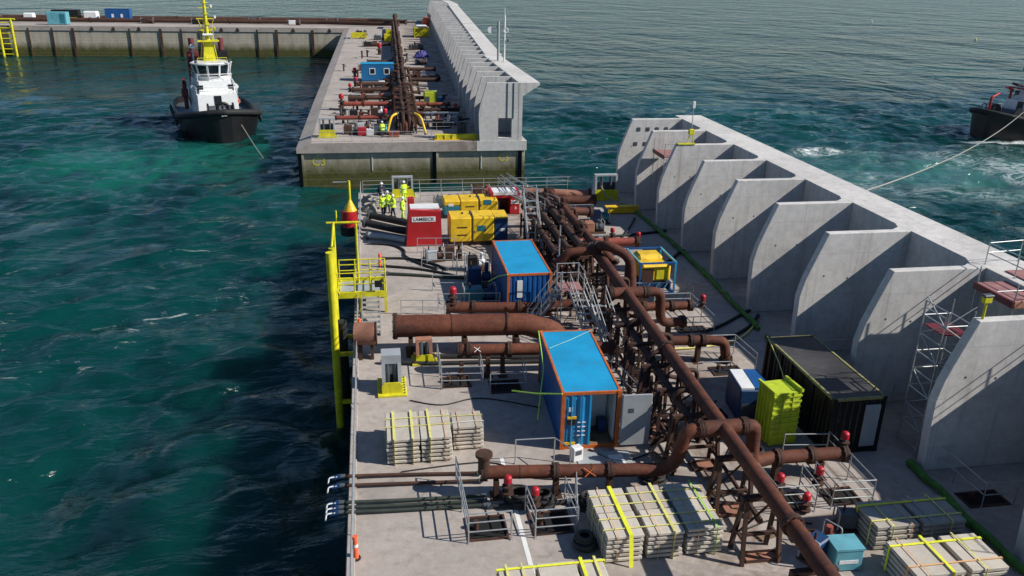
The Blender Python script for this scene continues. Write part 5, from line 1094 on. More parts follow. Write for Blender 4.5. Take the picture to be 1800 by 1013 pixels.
for k, (x, y, rz, s_, b1, b2, l) in enumerate(((-1.9, 96.2, 0, 1.2, 'rust_dark', 'dgrey', 'dark pump at the front left of the middle caisson'), (-.4, 97.8, .2, 1.1, 'grey', 'rust_dark', 'grey pump on the middle caisson beside the red box'), (1.5, 95.6, 0, 1.2, 'dgrey', 'cyan', 'grey blue pump on the middle caisson near the person'), (-1.4, 106.5, .1, 1.3, 'black', 'rust_dark', 'dark pump behind the first red pipe of the middle caisson'), (1.2, 108.5, 0, 1.2, 'rust_dark', 'white', 'rusty pump between the red pipes of the middle caisson'), (-1.8, 118.9, 0, 1.3, 'dgrey', 'black', 'dark pump behind the second red pipe of the middle caisson'), (8.5, 99.4, 0, 1.5, 'rust_dark', 'dgrey', 'dark pump right of the bundle front on the middle caisson'), (10.8, 101.5, .2, 1.3, 'grey', 'teal', 'grey pump behind the yellow front beam'), (9.0, 122.8, 0, 1.5, 'white', 'grey', 'white pump behind the lime box'),
    (0, 127.8, 0, 1.3, 'black', 'rust_dark', 'dark pump in front of the blue cabin'), (2.6, 133.4, 0, 1.2, 'white', 'rust_dark', 'pale pump close to the front of the blue cabin'), (10.8, 139.5, .3, 1.6, 'dgrey', 'black', 'dark pump right of the far bundle beside the cabin'), (8.6, 144, 0, 1.5, 'rust_dark', 'white', 'rusty pump right of the far bundle'), (10.2, 183, .4, 2.2, 'black', 'dgrey', 'large dark pump far along by the wall'), (.2, 189, .2, 2.2, 'black', 'rust_dark', 'large dark pump far along on the left'), (2.4, 203, 0, 2.2, 'dgrey', 'black', 'large grey pump far along left of the bundle'), (-1.8, 214, 0, 2.0, 'rust_dark', 'dgrey', 'rusty pump near the corner on the left'), (-.4, 152, .3, 1.4, 'rust_dark', 'rust_red', 'rusty pump behind the blue cabin'), (10.0, 160, .3, 1.5, 'dgrey', 'rust_dark', 'dark pump before the violet tarpaulin'))):
    lift(pump_set(l, x, y, rz, s_, b1, b2, 1.1), zt(y))
t = thing('storage_box', 'lime yellow box with blue drum right of the middle bundle', 'box', (8.7, 116.6, 0)); K = dict(parent=t, world=False)
MB().cbox((0, 0, .1), (1.7, 1.6, 1.9), .06).build('shell', 'lime', **K); MB().box((.1, -.02, .6), (.7, .01, 1.3)).build('panel', 'dgrey', **K); MB().box((.1, .1, 0), (1.6, 1.5, .1)).build('skid', 'black', **K)
t = thing('drum', 'blue drum standing right of the lime box on the middle caisson', 'drum', (10.9, 117.0, 0)); MB().cyl((10.9, 117, .003), (10.9, 117, 1.2), .4, 14).build('body', 'blue', t); MB().torus((10.9, 117, .8), .4, .03, 'z', 18, 6).build('hoop', 'blue', t)
fairlead('pale fairlead on a yellow base at the front left of the middle caisson', -4.5, 94.6, 1.75, 2.0, .9)
fairlead('dark fairlead on the yellow beam at the front of the middle caisson', 10.9, 93.4, 1.1, 1.7, .7, False, 'dgrey')
t = thing('steel_beam', 'yellow beam along the front edge of the middle caisson', 'beam', (8.3, 92.4, 0)); MB().cbox((8.3, 92.4, .1), (13.15, 92.9, .62), .03).build('web', 'safety', t); MB().box((8.2, 92.3, .004), (13.2, 93.1, .1)).build('base_plate', 'yellow', t)
for k in range(6): MB().box((8.5+k*.85, 92.32, .1), (8.6+k*.85, 92.4, .6)).build('stiffener', 'safety', t)
t = thing('pipe_rack', 'white horizontal rack bar right of the middle bundle front', 'rack', (7.8, 104.6, 0)); MB().box((7.8, 104.5, .95), (12.2, 104.75, 1.1)).build('bar', 'white', t)
for x in (8.0, 10, 12): MB().box((x, 104.55, .003), (x+.1, 104.7, .95)).build('post', 'grey', t)
for k, s_ in enumerate((-1, 1)):
    hose(('left' if s_ < 0 else 'right')+' yellow hose arching off the front of the middle bundle', [(bx(96)+s_*.9, 96.2, 2.4), (bx(96)+s_*1.6, 95.6, 2.1), (bx(96)+s_*2.0, 95.2, 1.0), (bx(96)+s_*2.2, 95.0, .15)], .14, 'yellow')
t = thing('tool_box', 'small red and white crate at the front of the middle caisson', 'crate', (-.2, 95.4, 0)); MB().cbox((-.2, 95.4, .02), (.7, 96.2, .9), .03).build('shell', 'redv', t); MB().box((.75, 95.5, .02), (1.5, 96.2, .7)).build('side_crate', 'white', t)
t = thing('tool_box', 'flat faded red crate right of the person on the middle caisson', 'crate', (3.2, 94.3, 0)); MB().cbox((3.2, 94.3, .02), (4.4, 95.0, .55), .03).build('shell', 'rust_red', t); MB().box((3.15, 94.25, .55), (4.45, 95.05, .62)).build('lid', 'pink', t)
guard_rail([(-5.2, 92.0), (7.9, 92.0)], 'guard rail at the front edge of the middle caisson', 1.1, 2, 2.2)
guard_rail([(6.9, 97.5), (12.8, 97.5)], 'rail right of the bundle on the middle caisson', 1.1, 2, 2)
guard_rail([(-3.6, 99.6), (3.2, 99.6)], 'rail behind the pumps of the middle caisson', 1.1, 2, 2)
t = thing('instrument_mast', 'tall white instrument mast on the crest of the middle caisson wall', 'mast', (19.3, 113.4, 6.4)); MB().cyl((19.3, 113.4, 6.4), (19.3, 113.4, 12.3), .12, 8).build('pole', 'white', t)
MB().torus((19.45, 113.3, 10.4), .3, .05, 'y', 14, 6).build('ring_antenna', 'white', t); MB().cyl((19.3, 113.4, 12.3), (19.3, 113.4, 13.2), .04, 6).build('tip', 'white', t); MB().bar((18.9, 113.4, 9.3), (19.9, 113.4, 9.3), .08).build('arm', 'grey', t); MB().cbox((19.6, 113.2, 8.9), (19.85, 113.5, 9.3), .02).build('sensor', 'dgrey', t)
t = thing('instrument_mast', 'grey instrument mast with white dish left of the tall mast', 'mast', (18.6, 114.2, 6.4)); MB().cyl((18.6, 114.2, 6.4), (18.6, 114.2, 11.5), .17, 8).build('pole', 'grey', t); MB().bar((17.5, 114.2, 10.8), (18.6, 114.2, 10.8), .06).build('arm', 'grey', t); MB().cyl((17.5, 114.1, 10.4), (17.5, 113.9, 10.4), .4, 14, .42).build('dish', 'white', t)
MB().dome((17.5, 114.2, 10.4), .3, .3, 10, 3).build('dish_back', 'white', t)
# far clutter
t = thing('tarpaulin_heap', 'violet blue tarpaulin heap on the far caisson', 'tarpaulin', (10.2, 171, zt(171)))
rnd = random.Random(5); b = MB(); n = 12; V = [(10.2+3*i/n, 170.5+2.4*j/n, zt(171)+.02+(1.3*math.sin(math.pi*i/n)**.6*math.sin(math.pi*j/n)**.6*rnd.uniform(.75, 1.1))) for j in range(n+1) for i in range(n+1)]
b.add(V, [(j*(n+1)+i, j*(n+1)+i+1, (j+1)*(n+1)+i+1, (j+1)*(n+1)+i) for j in range(n) for i in range(n)]).build('sheet', 'purple', t)
def yellow_frame(label, x, y, w, d, h, sheet=None):
    z = zt(y); t = thing('working_frame', label, 'frame', (x, y, z), 0, 'yellow frames on the far caisson'); K = dict(parent=t, world=False)
    for cx in (0, w):
        for cy in (0, d): MB().box((cx-.1, cy-.1, 0), (cx+.1, cy+.1, h)).build('post', 'safety', **K)
    for zz in (h*.5, h): 
        MB().box((0, -.1, zz-.1), (w, .1, zz+.1)).build('beam', 'safety', **K); MB().box((0, d-.1, zz-.1), (w, d+.1, zz+.1)).build('beam', 'safety', **K)
        MB().box((-.1, 0, zz-.1), (.1, d, zz+.1)).build('beam', 'yellow', **K); MB().box((w-.1, 0, zz-.1), (w+.1, d, zz+.1)).build('beam', 'yellow', **K)
    MB().box((.1, d*.4, .2), (w-.1, d*.6, h*.9)).build('panel', 'safety', **K)
    if sheet: MB().cbox((w*.1, d*.1, h+.1), (w*.9, d*.9, h+.6), .2).build('cover', sheet, **K)
yellow_frame('low yellow frame near the inner corner on the left', -2.6, 205, 3.4, 3, 1.2)
yellow_frame('yellow frame against the pipe bundle far along', 5.0, 198, 2.4, 3, 1.6)
yellow_frame('second yellow frame close behind the first by the bundle', 5.6, 206, 1.8, 3, 1.8)
yellow_frame('large yellow frame with white cover by the far wall', 12.4, 209, 3.4, 4, 2.2, 'white')
t = thing('mooring_buoy', 'orange ball buoy standing at the far corner by the wall', 'buoy', (17.2, 240, QZ)); b = MB()
b.dome((17.2, 240, QZ+1.4), 1.2, 1.2, 16, 6).build('float', 'fluo', t); MB().cyl((17.2, 240, QZ), (17.2, 240, QZ+1.42), .7, 16, 1.2).build('float_base', 'fluo', t); MB().cyl((17.2, 240, QZ+2.5), (17.2, 240, QZ+3.2), .12, 8).build('eye', 'grey', t)
# on the transverse quay
pipe('long dark pipe along the transverse quay', [(-130, 244, QZ+.7), (-12, 244, QZ+.7), (3, 238, QZ+.8), (9.5, 236, QZ+1.0)], .55, 'rust_dark', flanges=((0, .2), (0, .5), (0, .8)), rad=4, group='pipes on the transverse quay')
pipe('rear dark pipe along the back of the transverse quay', [(-130, 253, QZ+.8), (2, 253, QZ+.8), (12, 247, QZ+.8)], .55, 'rust_dark', flanges=((0, .3), (0, .6)), rad=4, group='pipes on the transverse quay')
pipe('dark riser standing at the head of the far bundle', [(8.4, 229, zt(229)), (8.4, 229.5, zt(229)+3.4), (8.6, 236, zt(229)+3.0)], .5, 'rust_dark', rad=1.2)
container('blue container with white marks on the transverse quay', -68.0, 247, 6.2, 2.6, 3.4, 'blue', 'navy', 'blue')
q_ = [o for o in bpy.data.objects if o.get('label') == 'blue container with white marks on the transverse quay'][0]; q_.location.z = QZ
for x in (1.6, 3.9): MB().box((x, -.03, 1.2), (x+.6, .03, 2.1)).build('window', 'white', q_, False)
container('black container with yellow stripe on the transverse quay', -82.0, 249, 6.6, 2.6, 2.9, 'black', 'black', 'black')
q_ = [o for o in bpy.data.objects if o.get('label') == 'black container with yellow stripe on the transverse quay'][0]; q_.location.z = QZ; MB().box((4.0, -.06, .3), (6.2, -.01, 1.0)).build('stripe', 'safety', q_, False)
t = thing('storage_box', 'pale teal box at the front of the transverse quay', 'box', (-78.4, 234.5, QZ)); K = dict(parent=t, world=False); MB().cbox((0, 0, .1), (4.6, 2.6, 3.1), .08).build('shell', 'cyan', **K); MB().box((3.0, -.03, .4), (4.2, .01, 2.6)).build('door', 'teal', **K); MB().box((.1, .1, 0), (4.5, 2.5, .1)).build('skid', 'dgrey', **K)
t = thing('storage_tank', 'white tank between black and blue containers on the transverse quay', 'tank', (-72.6, 250, QZ)); MB().cbox((-74.2, 249, QZ+.1), (-70.6, 251.5, QZ+2.6), .3).build('shell', 'white', t); MB().box((-74, 249.2, QZ), (-70.8, 251.3, QZ+.1)).build('skid', 'grey', t)
t = thing('storage_tank', 'small white tank left of the black container', 'tank', (-88, 250, QZ)); MB().cbox((-89.2, 249, QZ+.1), (-86.6, 251, QZ+2.0), .25).build('shell', 'white', t); MB().box((-89, 249.2, QZ), (-86.8, 250.8, QZ+.1)).build('skid', 'grey', t)
t = thing('boarding_ladder', 'yellow twin tube boarding ladder on the transverse quay face at the left', 'ladder tower', (-87, 231, 0))
for x in (-88.6, -85.6): MB().cyl((x, 230.9, -7), (x, 230.9, QZ+1.6), .30, 10).build('tube', 'safety', t)
for k in range(7): MB().cyl((-88.6, 230.9, -4.5+k*1.25), (-85.6, 230.9, -4.5+k*1.25), .13, 8).build('rung', 'safety', t)
MB().cyl((-88.6, 230.9, QZ+1.5), (-84.6, 230.9, QZ+1.5), .22, 8).build('head_bar', 'safety', t)
for k, (x, y) in enumerate(((-31, 246), (-20, 241), (-10, 246), (-45, 241), (-97, 246), (-58, 242))):
    lift(pump_set(['dark pump on the transverse quay right of the tug mast', 'pale pump on the transverse quay near the inner corner', 'rusty pump at the inner corner of the transverse quay', 'dark pump on the transverse quay behind the tug', 'dark pump at the far left of the transverse quay', 'rusty pump on the transverse quay beside the blue container'][k], x, y, 0, 2.2, ['dgrey', 'white', 'rust_dark', 'black', 'black', 'rust_dark'][k], 'rust_dark', 1.4), QZ)

# ---------------------------------------------------------------- tugs
def tug(label, loc, rz, house='white', mastm='safety', funnel='darkred', accent=None):
    t = thing('tugboat', label, 'tugboat', loc, rz); K = dict(parent=t, world=False)
    st = [(-13.5, 3.6, 2.7), (-12.6, 4.7, 2.65), (-10, 5.35, 2.55), (-5, 5.7, 2.5), (0, 5.75, 2.6), (4, 5.7, 2.85), (7.5, 5.35, 3.25), (10, 4.55, 3.7), (11.8, 3.4, 4.05), (12.9, 2.1, 4.3), (13.5, .8, 4.45)]
    V = []; m = 13
    for x, hb, sz in st:
        s = [(hb*.55, -2.2), (hb*.86, 0), (hb*.97, sz-1.1), (hb, sz), (hb-.22, sz), (hb-.22 if hb > 1 else hb*.6, sz-1.0)]
        V += [(x, -y, z) for y, z in s] + [(x, 0, sz-.96)] + [(x, y, z) for y, z in reversed(s)]
    b = MB(); n = len(st)
    for k in range(m-1):
        b.cm = 1 if k in (5, 6) else 0
        b.add([], [])
        for i in range(n-1): b.f.append([i*m+k, (i+1)*m+k, (i+1)*m+k+1, i*m+k+1]); b.s.append(k not in (2, 3, 4, 5, 6, 7, 8, 9)); b.m.append(b.cm)
    b.cm = 0; b.f.append(list(range(m))); b.s.append(False); b.m.append(0); b.f.append(list(range((n-1)*m, n*m))[::-1]); b.s.append(False); b.m.append(0)
    b.v = V; b.build('hull', ['black', 'dgrey'], **K)
    P = [(x, hb*1.0+.05, sz-.45) for x, hb, sz in st[5:]] ; P = [(x, -y, z) for x, y, z in P] + [(13.75, 0, 4.05)] + [(x, y, z) for x, y, z in reversed(P)]
    MB().tube(fillet(P, .8, 3), .42, 10).build('bow_fender', 'rubber', **K)
    for i in range(8):
        x = -9+i*1.9
        for s in (-1, 1): inst('tyre_fender', 'tyre', lambda: MB().torus((0, 0, 0), .42, .17, 'y', 16, 6), 'rubber', t, (x, s*5.85, 1.5), 0, False)
    MB().box((-13.0, -.03, 1.7), (-12.9, .03, 1.75)).build('stern_mark', 'white', **K)
    # house
    def trap(x0, x1, w0, w1, z0, z1, rake=.3):
        return MB().add([(x0,-w0,z0),(x1,-w0*.8,z0),(x1,w0*.8,z0),(x0,w0,z0),(x0,-w1,z1),(x1-rake,-w1*.8,z1),(x1-rake,w1*.8,z1),(x0,w1,z1)], [(0,3,2,1),(4,5,6,7),(0,1,5,4),(1,2,6,5),(2,3,7,6),(3,0,4,7)])
    h1 = trap(-4.5, 6.0, 3.5, 3.4, 1.6, 5.3, .5).build('deckhouse', house, **K)
    MB().add([(6.02-.135*(z-1.6)+dx, y, z) for dx in (0, .05) for y, z in ((-.5, 3.3), (.5, 3.3), (.5, 5.15), (-.5, 5.15))], [(0,3,2,1),(4,5,6,7),(0,1,5,4),(1,2,6,5),(2,3,7,6),(3,0,4,7)]).build('door', 'black', h1, False)
    for s in (-1, 1):
        for x in (-2.5, -.2, 2.1): MB().box((x, min(s*3.42, s*3.5), 3.6), (x+.7, max(s*3.42, s*3.5), 4.3)).build('porthole', 'glass', h1, False)
        MB().box((5.2, min(s*1.0, s*2.2), 3.7), (5.62, max(s*1.0, s*2.2), 4.4)).build('window', 'glass', h1, False) if False else None
    h2 = trap(-3.2, 4.2, 2.9, 2.8, 5.3, 7.0, .3).build('upper_house', house, **K)
    for s in (-1, 1): MB().cbox((3.2, min(s*1.7, s*2.5), 5.6), (4.1, max(s*1.7, s*2.5), 6.5), .05).build('side_window', 'glass', h2, False)
    # wheelhouse, eight sided, glass leaning outwards
    n8 = 10; R0, R1 = 2.35, 2.75
    ring = lambda r, z: [(.9+r*1.05*math.cos(2*math.pi*(k+.5)/n8), r*math.sin(2*math.pi*(k+.5)/n8), z) for k in range(n8)]
    w = MB(); w.add(ring(R0, 7.0)+ring(R0+.08, 7.6), [(k, (k+1) % n8, n8+(k+1) % n8, n8+k) for k in range(n8)]); w.add(ring(R1+.1, 9.15)+ring(R1+.25, 9.35)+ring(R1-.1, 9.5), [(k, (k+1) % n8, n8+(k+1) % n8, n8+k) for k in range(n8)]+[(n8+k, n8+(k+1) % n8, 2*n8+(k+1) % n8, 2*n8+k) for k in range(n8)]+[tuple(range(2*n8, 3*n8)), tuple(range(n8-1, -1, -1))])
    wh = w.build('wheelhouse', house, **K)
    A_, B_ = ring(R0+.06, 7.6), ring(R1+.02, 9.16)
    for k in range(n8):
        a, b2, c, d = Vector(A_[k]), Vector(A_[(k+1) % n8]), Vector(B_[(k+1) % n8]), Vector(B_[k]); nrm = (b2-a).cross(d-a).normalized()*.05
        ins = lambda p, q, u: p.lerp(q, u)
        a1, b1, c1, d1 = ins(a, b2, .1), ins(a, b2, .9), ins(d, c, .9), ins(d, c, .1)
        MB().add([a1, b1, c1, d1, a1-nrm, b1-nrm, c1-nrm, d1-nrm], [(0,1,2,3),(7,6,5,4),(0,4,5,1),(1,5,6,2),(2,6,7,3),(3,7,4,0)]).build('pane', 'glass', wh, False)
        MB().bar(a, d, .24, .16).build('mullion', house, wh, False)
    # rails
    for z, w_, x0, x1 in ((5.3, 3.3, -4.3, 5.3), (7.0, 2.75, -3, 3.7)):
        for hh in (.5, 1.0):
            MB().tube([(x0, -w_, z+hh), (x1, -w_*.85, z+hh), (x1, w_*.85, z+hh), (x0, w_, z+hh)], .04, 6).build('rail', 'white', **K)
        for k in range(6):
            for s in (-1, 1): x = x0+(x1-x0)*k/5; MB().cyl((x, s*w_*(1-.15*k/5), z), (x, s*w_*(1-.15*k/5), z+1), .035, 6).build('stanchion', 'white', **K)
    MB().tube([(3.2, -2.0, 10.2), (3.4, 0, 10.2), (3.2, 2.0, 10.2)], .05, 6).tube([(3.2, -2.0, 9.8), (3.4, 0, 9.8), (3.2, 2.0, 9.8)], .05, 6).build('roof_rail', mastm, **K)
    for y in (-2, -1, 0, 1, 2): MB().cyl((3.25, y, 9.4), (3.25, y, 10.2), .04, 6).build('roof_stanchion', mastm, **K)
    # mast
    mt = MB().prism([(-.9, 9.5), (-.55, 12.2), (.55, 12.2), (.9, 9.5)], 'x', -.6, -.1).build('mast_base', mastm, **K)
    MB().box((-1.0, -1.5, 12.2), (.5, 1.5, 12.4)).build('mast_platform', mastm, **K)
    MB().cyl((-.3, 0, 12.4), (-.3, 0, 19.5), .30, 10, .14).build('mast_pole', mastm, **K)
    for z, w_ in ((13.8, 1.1), (15.4, 1.3), (16.9, .9), (18.3, .8)): MB().bar((-.3, -w_, z), (-.3, w_, z), .14).build('yard', mastm, **K); MB().cbox((-.45, w_-.15, z), (-.15, w_+.15, z+.4), .04).build('lamp', 'white' if z > 15 else mastm, **K)
    MB().cyl((.3, -.7, 13.2), (.3, .7, 13.2), .16, 8).build('radar_bar', 'white', **K)
    for s in (-1, 1):
        f = MB().cbox((-4.6, s*2.1-.8, 5.3), (-2.9, s*2.1+.8, 10.6), .12).build('funnel', 'black' if s > 0 else funnel, **K)
        MB().cyl((-3.8, s*2.1, 10.6), (-4.0, s*2.1, 12.4), .42, 12).build('exhaust', funnel, f, False); MB().cbox((-4.7, s*2.1-.85, 8.4), (-2.85, s*2.1+.85, 9.2), .04).build('funnel_band', funnel, f, False)
    MB().dome((-1.5, -2.2, 11.2), .5, .55, 12, 4).build('radome', 'white', **K); MB().cyl((-1.5, -2.2, 9.4), (-1.5, -2.2, 11.2), .12, 8).build('radome_post', 'grey', **K)
    # foredeck
    wn_ = MB().cyl((8.0, -1.6, 3.4), (8.0, 1.6, 3.4), .75, 16).build('winch_drum', 'dgrey', **K)
    for y in (-1.8, 1.6): MB().cyl((8.0, y, 3.4), (8.0, y+.2, 3.4), 1.1, 16).build('winch_cheek', 'black', wn_, False)
    MB().box((7.2, -1.9, 2.2), (8.8, 1.9, 2.8)).build('winch_bed', 'grey', **K)
    for s in (-1, 1): MB().tube(fillet([(10.9, s*.7, 2.9), (10.9, s*.7, 4.7), (10.9, 0, 4.9)], .4), .22, 10).build('towing_bitt', 'black', **K)
    MB().torus((5.2, 2.6, 4.2), .38, .09, 'x', 16, 6).build('lifebuoy', 'fluo', **K)
    MB().cyl((-1.5, -3.9, 2.4), (-1.5, -3.9, 6.4), .3, 10).build('crane_post', 'darkred', **K); MB().bar((-1.5, -3.9, 6.3), (2.6, -4.2, 7.3), .35).build('crane_jib', 'darkred', **K); MB().cbox((-2.2, -4.4, 4.2), (-.8, -3.5, 5.4), .08).build('crane_winch', 'darkred', **K)
    for s in (-1, 1):
        MB().cyl((1.6, s*3.0, 6.0), (2.9, s*3.0, 6.0), .33, 12).build('liferaft', 'white', **K); MB().cyl((3.4, s*2.3, 9.5), (3.4, s*2.3, 10.0), .18, 8).build('searchlight', 'dgrey', **K)
        MB().cyl((-.3, s*.15, 12.4), (-.3, s*1.1, 15.4), .05, 6).build('stay', mastm, **K); MB().cyl((-1.2, s*1.2, 9.4), (-.6, s*.3, 15.2), .07, 6).build('mast_strut', mastm, **K)
        for x in (9.6, 8.9): MB().cyl((x, s*2.9, 2.5), (x, s*2.9, 3.4), .18, 8).build('bollard', 'black', **K)
        MB().cyl((-.9, s*.9, 12.4), (-.9, s*.9, 14.6), .03, 6).build('whip_antenna', 'white', **K)
    for z in (13.0, 14.6, 16.1, 17.6): MB().torus((-.3, 0, z), .45, .05, 'z', 12, 5).build('mast_ring', mastm, **K)
    MB().tube([(3.5, -2.5, 7.9), (3.8, 0, 7.9), (3.5, 2.5, 7.9)], .05, 6).build('bridge_rail', 'white', **K)
    if accent:
        for s in (-1, 1):
            MB().cyl((5.4, s*2.2, 5.3), (5.4, s*2.2, 6.6), .2, 8).build('monitor_post', accent, **K); MB().cyl((5.0, s*2.2, 6.6), (6.8, s*2.2, 7.2), .2, 8, .13).build('fire_monitor', accent, **K)
        MB().box((4.6, -3.2, 6.9), (5.2, 3.2, 7.1)).build('monitor_deck', accent, **K); MB().tube(fillet([(9.3, -2.4, 3.4), (9.3, -2.4, 5.6), (7.6, -2.4, 6.2)], .5), .2, 8).build('deck_crane', accent, **K)
        for k in range(3): MB().torus((9.0-k*.9, -3.6+.1*k, 4.0), .5, .13, 'y', 14, 6).build('tyre', 'grey', **K)
    return t
d = Vector((.26, -.965)); tug('black hulled tug with white house and yellow mast in the basin', (-18.3-d.x*13.6, 118.3-d.y*13.6, WL), math.atan2(d.y, d.x))
d = Vector((-.97, -.24)); tug('tug with red fire monitors cut by the right edge of the frame', (94.0-d.x*13.8, 114.5-d.y*13.8, WL), math.atan2(d.y, d.x), accent='redv', funnel='redv', mastm='white')
tag(MB().tube(sag((102.2, 115.6, -1.2), (29.9, 43.4, 6.35), 1.2, 20), .05, 6).build('towing_rope', 'rope'), 'long pale towing rope from the right tug to the wave wall crest', 'rope', 'towing ropes')
tag(MB().tube(sag((-15.9, 115.6, -2.2), (-12.1, 106.7, -5.2), .15, 8), .06, 6).build('towing_rope', 'rope'), 'short towing rope slanting from the left tug bow into the water', 'rope', 'towing ropes')
for k, (x, y) in enumerate(((238.8, 306.3), (265.6, 423.3))):
    t = thing('marker_float', ['nearer tiny white float on the open sea at right', 'farther tiny white float on the open sea at right'][k], 'float', (x, y, WL), 0, 'floats on the open sea'); MB().dome((x, y, WL-.1), .5, .6, 12, 5).build('float', 'white' if k else 'strap', t); MB().cyl((x, y, WL+.3), (x, y, WL+1.0), .05, 6).build('stick', 'white', t)

# ---------------------------------------------------------------- people
def skin_mesh(name, verts, edges, radii, mat, parent, sub=1):
    me = bpy.data.meshes.new(name); me.from_pydata(verts, edges, []); me.materials.append(M[mat])
    o = bpy.data.objects.new(name, me); COL.objects.link(o); o.parent = parent
    sk = o.modifiers.new('skin', 'SKIN'); sk.use_smooth_shade = True
    if not me.skin_vertices: raise RuntimeError('no skin layer')
    for i, r in enumerate(radii):
        d = me.skin_vertices[0].data[i]; d.radius = (r, r) if isinstance(r, (int, float)) else r; d.use_root = (i == 0)
    ss = o.modifiers.new('sub', 'SUBSURF'); ss.levels = sub; ss.render_levels = sub
    return o
def person(label, x, y, z, face, jacket='hivis', legs='navycloth', arms='down', helmet='white', s=1.0, stride=.1):
    t = thing('person', label, 'person', (x, y, z), face, 'workers in high visibility clothes'); t.scale = (s, s, s)
    # local: facing -y
    if arms == 'down': el, ha = (.27, .02, 1.12), (.29, -.08, .88)
    elif arms == 'front': el, ha = (.27, -.02, 1.14), (.14, -.30, 1.16)
    else: el, ha = (.32, .02, 1.18), (.40, -.26, 1.30)
    def arm(sx): return [(sx*.20, 0, 1.42), (sx*el[0], el[1], el[2]), (sx*ha[0], ha[1], ha[2])]
    V = [(0, 0, .95), (0, 0, 1.15), (0, 0, 1.38), (0, .01, 1.50), (0, -.01, 1.60), (0, -.02, 1.69), (0, 0, 1.76), (0, -.115, 1.655)]
    R = [(.13, .11), (.13, .10), (.15, .11), .055, .075, (.085, .1), .06, .016]; E = [(0, 1), (1, 2), (2, 3), (3, 4), (4, 5), (5, 6), (5, 7)]
    for sx in (-1, 1):
        b = len(V); A_ = arm(sx); V += A_; R += [.055, .045, .032]; E += [(2, b), (b, b+1), (b+1, b+2)]
        dv = (Vector(A_[2])-Vector(A_[1])).normalized(); pal = Vector(A_[2])+dv*.07; V.append(tuple(pal)); R.append((.036, .022)); E.append((b+2, b+3))
        for k in range(4):
            off = Vector((0, (k-1.5)*.019, 0)); p1 = pal+dv*(.045+.006*(1.5-abs(k-1.5)))+off; p2 = p1+dv*.03+Vector((-sx*.015, 0, 0)); c0 = len(V); V += [tuple(p1), tuple(p2)]; R += [.0095, .008]; E += [(b+3, c0), (c0, c0+1)]
        th = Vector(A_[2])+dv*.03+Vector((0, -.035, 0)); c0 = len(V); V += [tuple(th), tuple(th+dv*.03+Vector((0, -.012, 0)))]; R += [.011, .009]; E += [(b+2, c0), (c0, c0+1)]
        b = len(V); V += [(sx*.10, 0, .90), (sx*.12, -.02+sx*stride*.3, .50), (sx*.13, sx*stride, .09), (sx*.14, sx*stride-.14, .05)]; R += [.085, .06, .042, .04]; E += [(0, b), (b, b+1), (b+1, b+2), (b+2, b+3)]
    skin_mesh('body', V, E, R, 'skin', t, 1)
    Vj = [(0, 0, 1.0), (0, 0, .84), (0, 0, 1.2), (0, 0, 1.40), (0, 0, 1.48)]; Rj = [(.23, .18), (.24, .19), (.235, .18), (.24, .17), .09]; Ej = [(0, 1), (0, 2), (2, 3), (3, 4)]
    for sx in (-1, 1):
        b = len(Vj); Vj += arm(sx); Rj += [.105, .085, .068]; Ej += [(3, b), (b, b+1), (b+1, b+2)]
    jk = skin_mesh('jacket', Vj, Ej, Rj, jacket, t, 1)
    for zz in (1.02, 1.18): 
        b = MB(); n = 14; ring = [(.238*math.cos(2*math.pi*k/n), .188*math.sin(2*math.pi*k/n), 0) for k in range(n)]
        b.add([(p[0], p[1], zz) for p in ring]+[(p[0], p[1], zz+.05) for p in ring], [(k, (k+1) % n, n+(k+1) % n, n+k) for k in range(n)], True); b.build('reflective_band', 'white', t, False)
    Vt = [(0, 0, .95), (0, 0, .86)]; Rt = [(.155, .125), (.15, .12)]; Et = [(0, 1)]
    for sx in (-1, 1):
        b = len(Vt); Vt += [(sx*.10, 0, .80), (sx*.12, -.02+sx*stride*.3, .50), (sx*.13, sx*stride, .12)]; Rt += [.105, .085, .075]; Et += [(1, b), (b, b+1), (b+1, b+2)]
    skin_mesh('trousers', Vt, Et, Rt, legs, t, 1)
    for sx in (-1, 1): MB().cbox((sx*.13-.055, sx*stride-.2, 0), (sx*.13+.055, sx*stride+.08, .12), .03).build('boot', 'black', t, False)
    h = MB().dome((0, -.005, 1.70), .128, .125, 14, 5); h.cyl((0, -.03, 1.695), (0, -.03, 1.71), .15, 14); h.build('helmet', helmet, t, False)
    for sx in (-1, 1): MB().dome((sx*.032, -.108, 1.685), .011, .011, 6, 2).build('eye', 'black', t, False)
    return t
person('worker in lime jacket and dark trousers standing left of the group at the hoses', 2.0, 62.6, 0, .5, 'hivis', 'navycloth', 'down')
person('worker in lime jacket with arms forward in the middle of the group', 2.75, 62.4, 0, -1.2, 'hivis', 'navycloth', 'front')
person('worker in lime jacket and trousers nearest the red sign box', 3.45, 61.6, 0, 1.3, 'hivis', 'hivis', 'down')
person('worker in dark navy jacket and white helmet behind the group', 1.95, 66.2, 0, .2, 'navycloth', 'hivis', 'down')
person('worker in lime jacket holding a pole in front of the far fairlead', 3.75, 66.6, 0, .6, 'hivis', 'hivis', 'raise')
tag(MB().cyl((3.35, 66.2, .05), (3.55, 66.25, 1.9), .025, 6).build('boat_hook', 'alu'), 'thin pale pole held by the worker at the far fairlead', 'pole')
person('worker in lime jacket half hidden between the others at the hoses', 2.35, 63.5, 0, -.5, 'hivis', 'navycloth', 'front')
person('worker in lime jacket standing on the middle caisson front', 2.5, 94.6, 0, .4, 'hivis', 'navycloth', 'front')
person('worker in lime vest on the foredeck of the left tug', -19.0, 121.9, WL+3.0, .3, 'navycloth', 'navycloth', 'down')

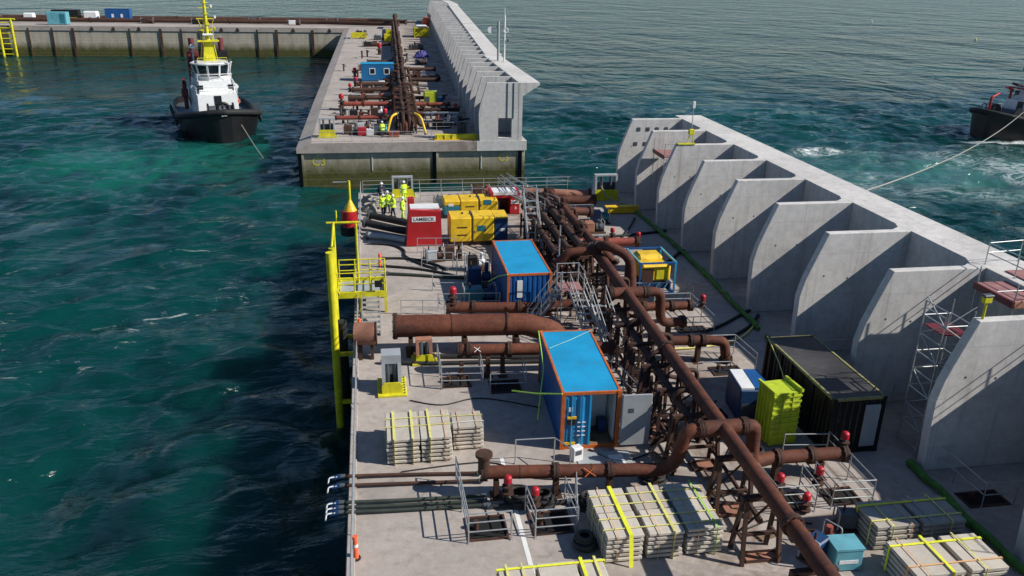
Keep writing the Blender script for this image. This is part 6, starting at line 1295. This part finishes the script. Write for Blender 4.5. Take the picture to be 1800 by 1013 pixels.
rnd = random.Random(11)
for k in range(46):
    left = k % 2; y = rnd.choice((rnd.uniform(95, 121), rnd.uniform(95, 121), rnd.uniform(123, 152), rnd.uniform(150, 200))); x = rnd.uniform(-3.2, 4.0) if left else rnd.uniform(6.9, 12.0)
    if 138.5 < y < 143 and left: y += 7
    z = zt(y); h = rnd.uniform(.5, 1.5); m = rnd.choice(('rust_dark', 'black', 'dgrey', 'rust_red', 'rust_dark'))
    t = thing('standpipe', 'small dark standpipe with side branch '+('left' if left else 'right')+' of the pipe bundle on the '+('middle' if y < 122 else 'far')+' caisson', 'standpipe', (x, y, z), rnd.uniform(0, 3), 'standpipes on the farther caissons'); K = dict(parent=t, world=False)
    MB().cyl((0, 0, 0), (0, 0, h), .16, 8).build('riser', m, **K); MB().cyl((0, 0, h*.75), (rnd.uniform(.7, 1.6), 0, h*.75), .12, 8).build('branch', m, **K); MB().cyl((0, 0, h), (0, 0, h+.08), .28, 10).build('flange', 'rust_dark', **K)
for k in range(7):
    y = 96.5+k*3.4; t = thing('pipe_rack', ORD[k]+' dark frame from the front over the middle caisson pipe bundle', 'rack', (bx(y), y, 0), 0, 'frames over the middle caisson bundle')
    for dx in (-1.2, 1.2): MB().box((bx(y)+dx-.08, y-.08, .003), (bx(y)+dx+.08, y+.08, 2.6)).build('post', 'rust_dark', t)
    MB().bar((bx(y)-1.3, y, 2.55), (bx(y)+1.3, y, 2.55), .14).build('beam', 'rust_dark', t)

for k in range(12):
    y = 97+k*4.1+(2 if k > 5 else 0); s_ = -1 if k % 2 else 1; z = zt(y)
    pipe(ORD[k]+' dark bend from the front swinging off the far bundle to the '+('left' if s_ < 0 else 'right'), [(bx(y)+s_*.2, y, 2.0+z), (bx(y)+s_*1.3, y+.2, 2.2+z), (bx(y)+s_*1.5, y+.2, .9+z), (bx(y)+s_*2.6, y+.4, .8+z)], .24, 'rust_dark', rad=.5, n=10, group='bends off the farther bundle')
for k in range(10):
    y = 99+k*9.5; lift(valve(bx(y)+(.3 if k % 2 else -.4), y, 2.0, ORD[k]+' dark valve from the front on top of the farther pipe bundle', 1.1, .3, 'rust_dark', 'valves on the farther bundle'), zt(y))
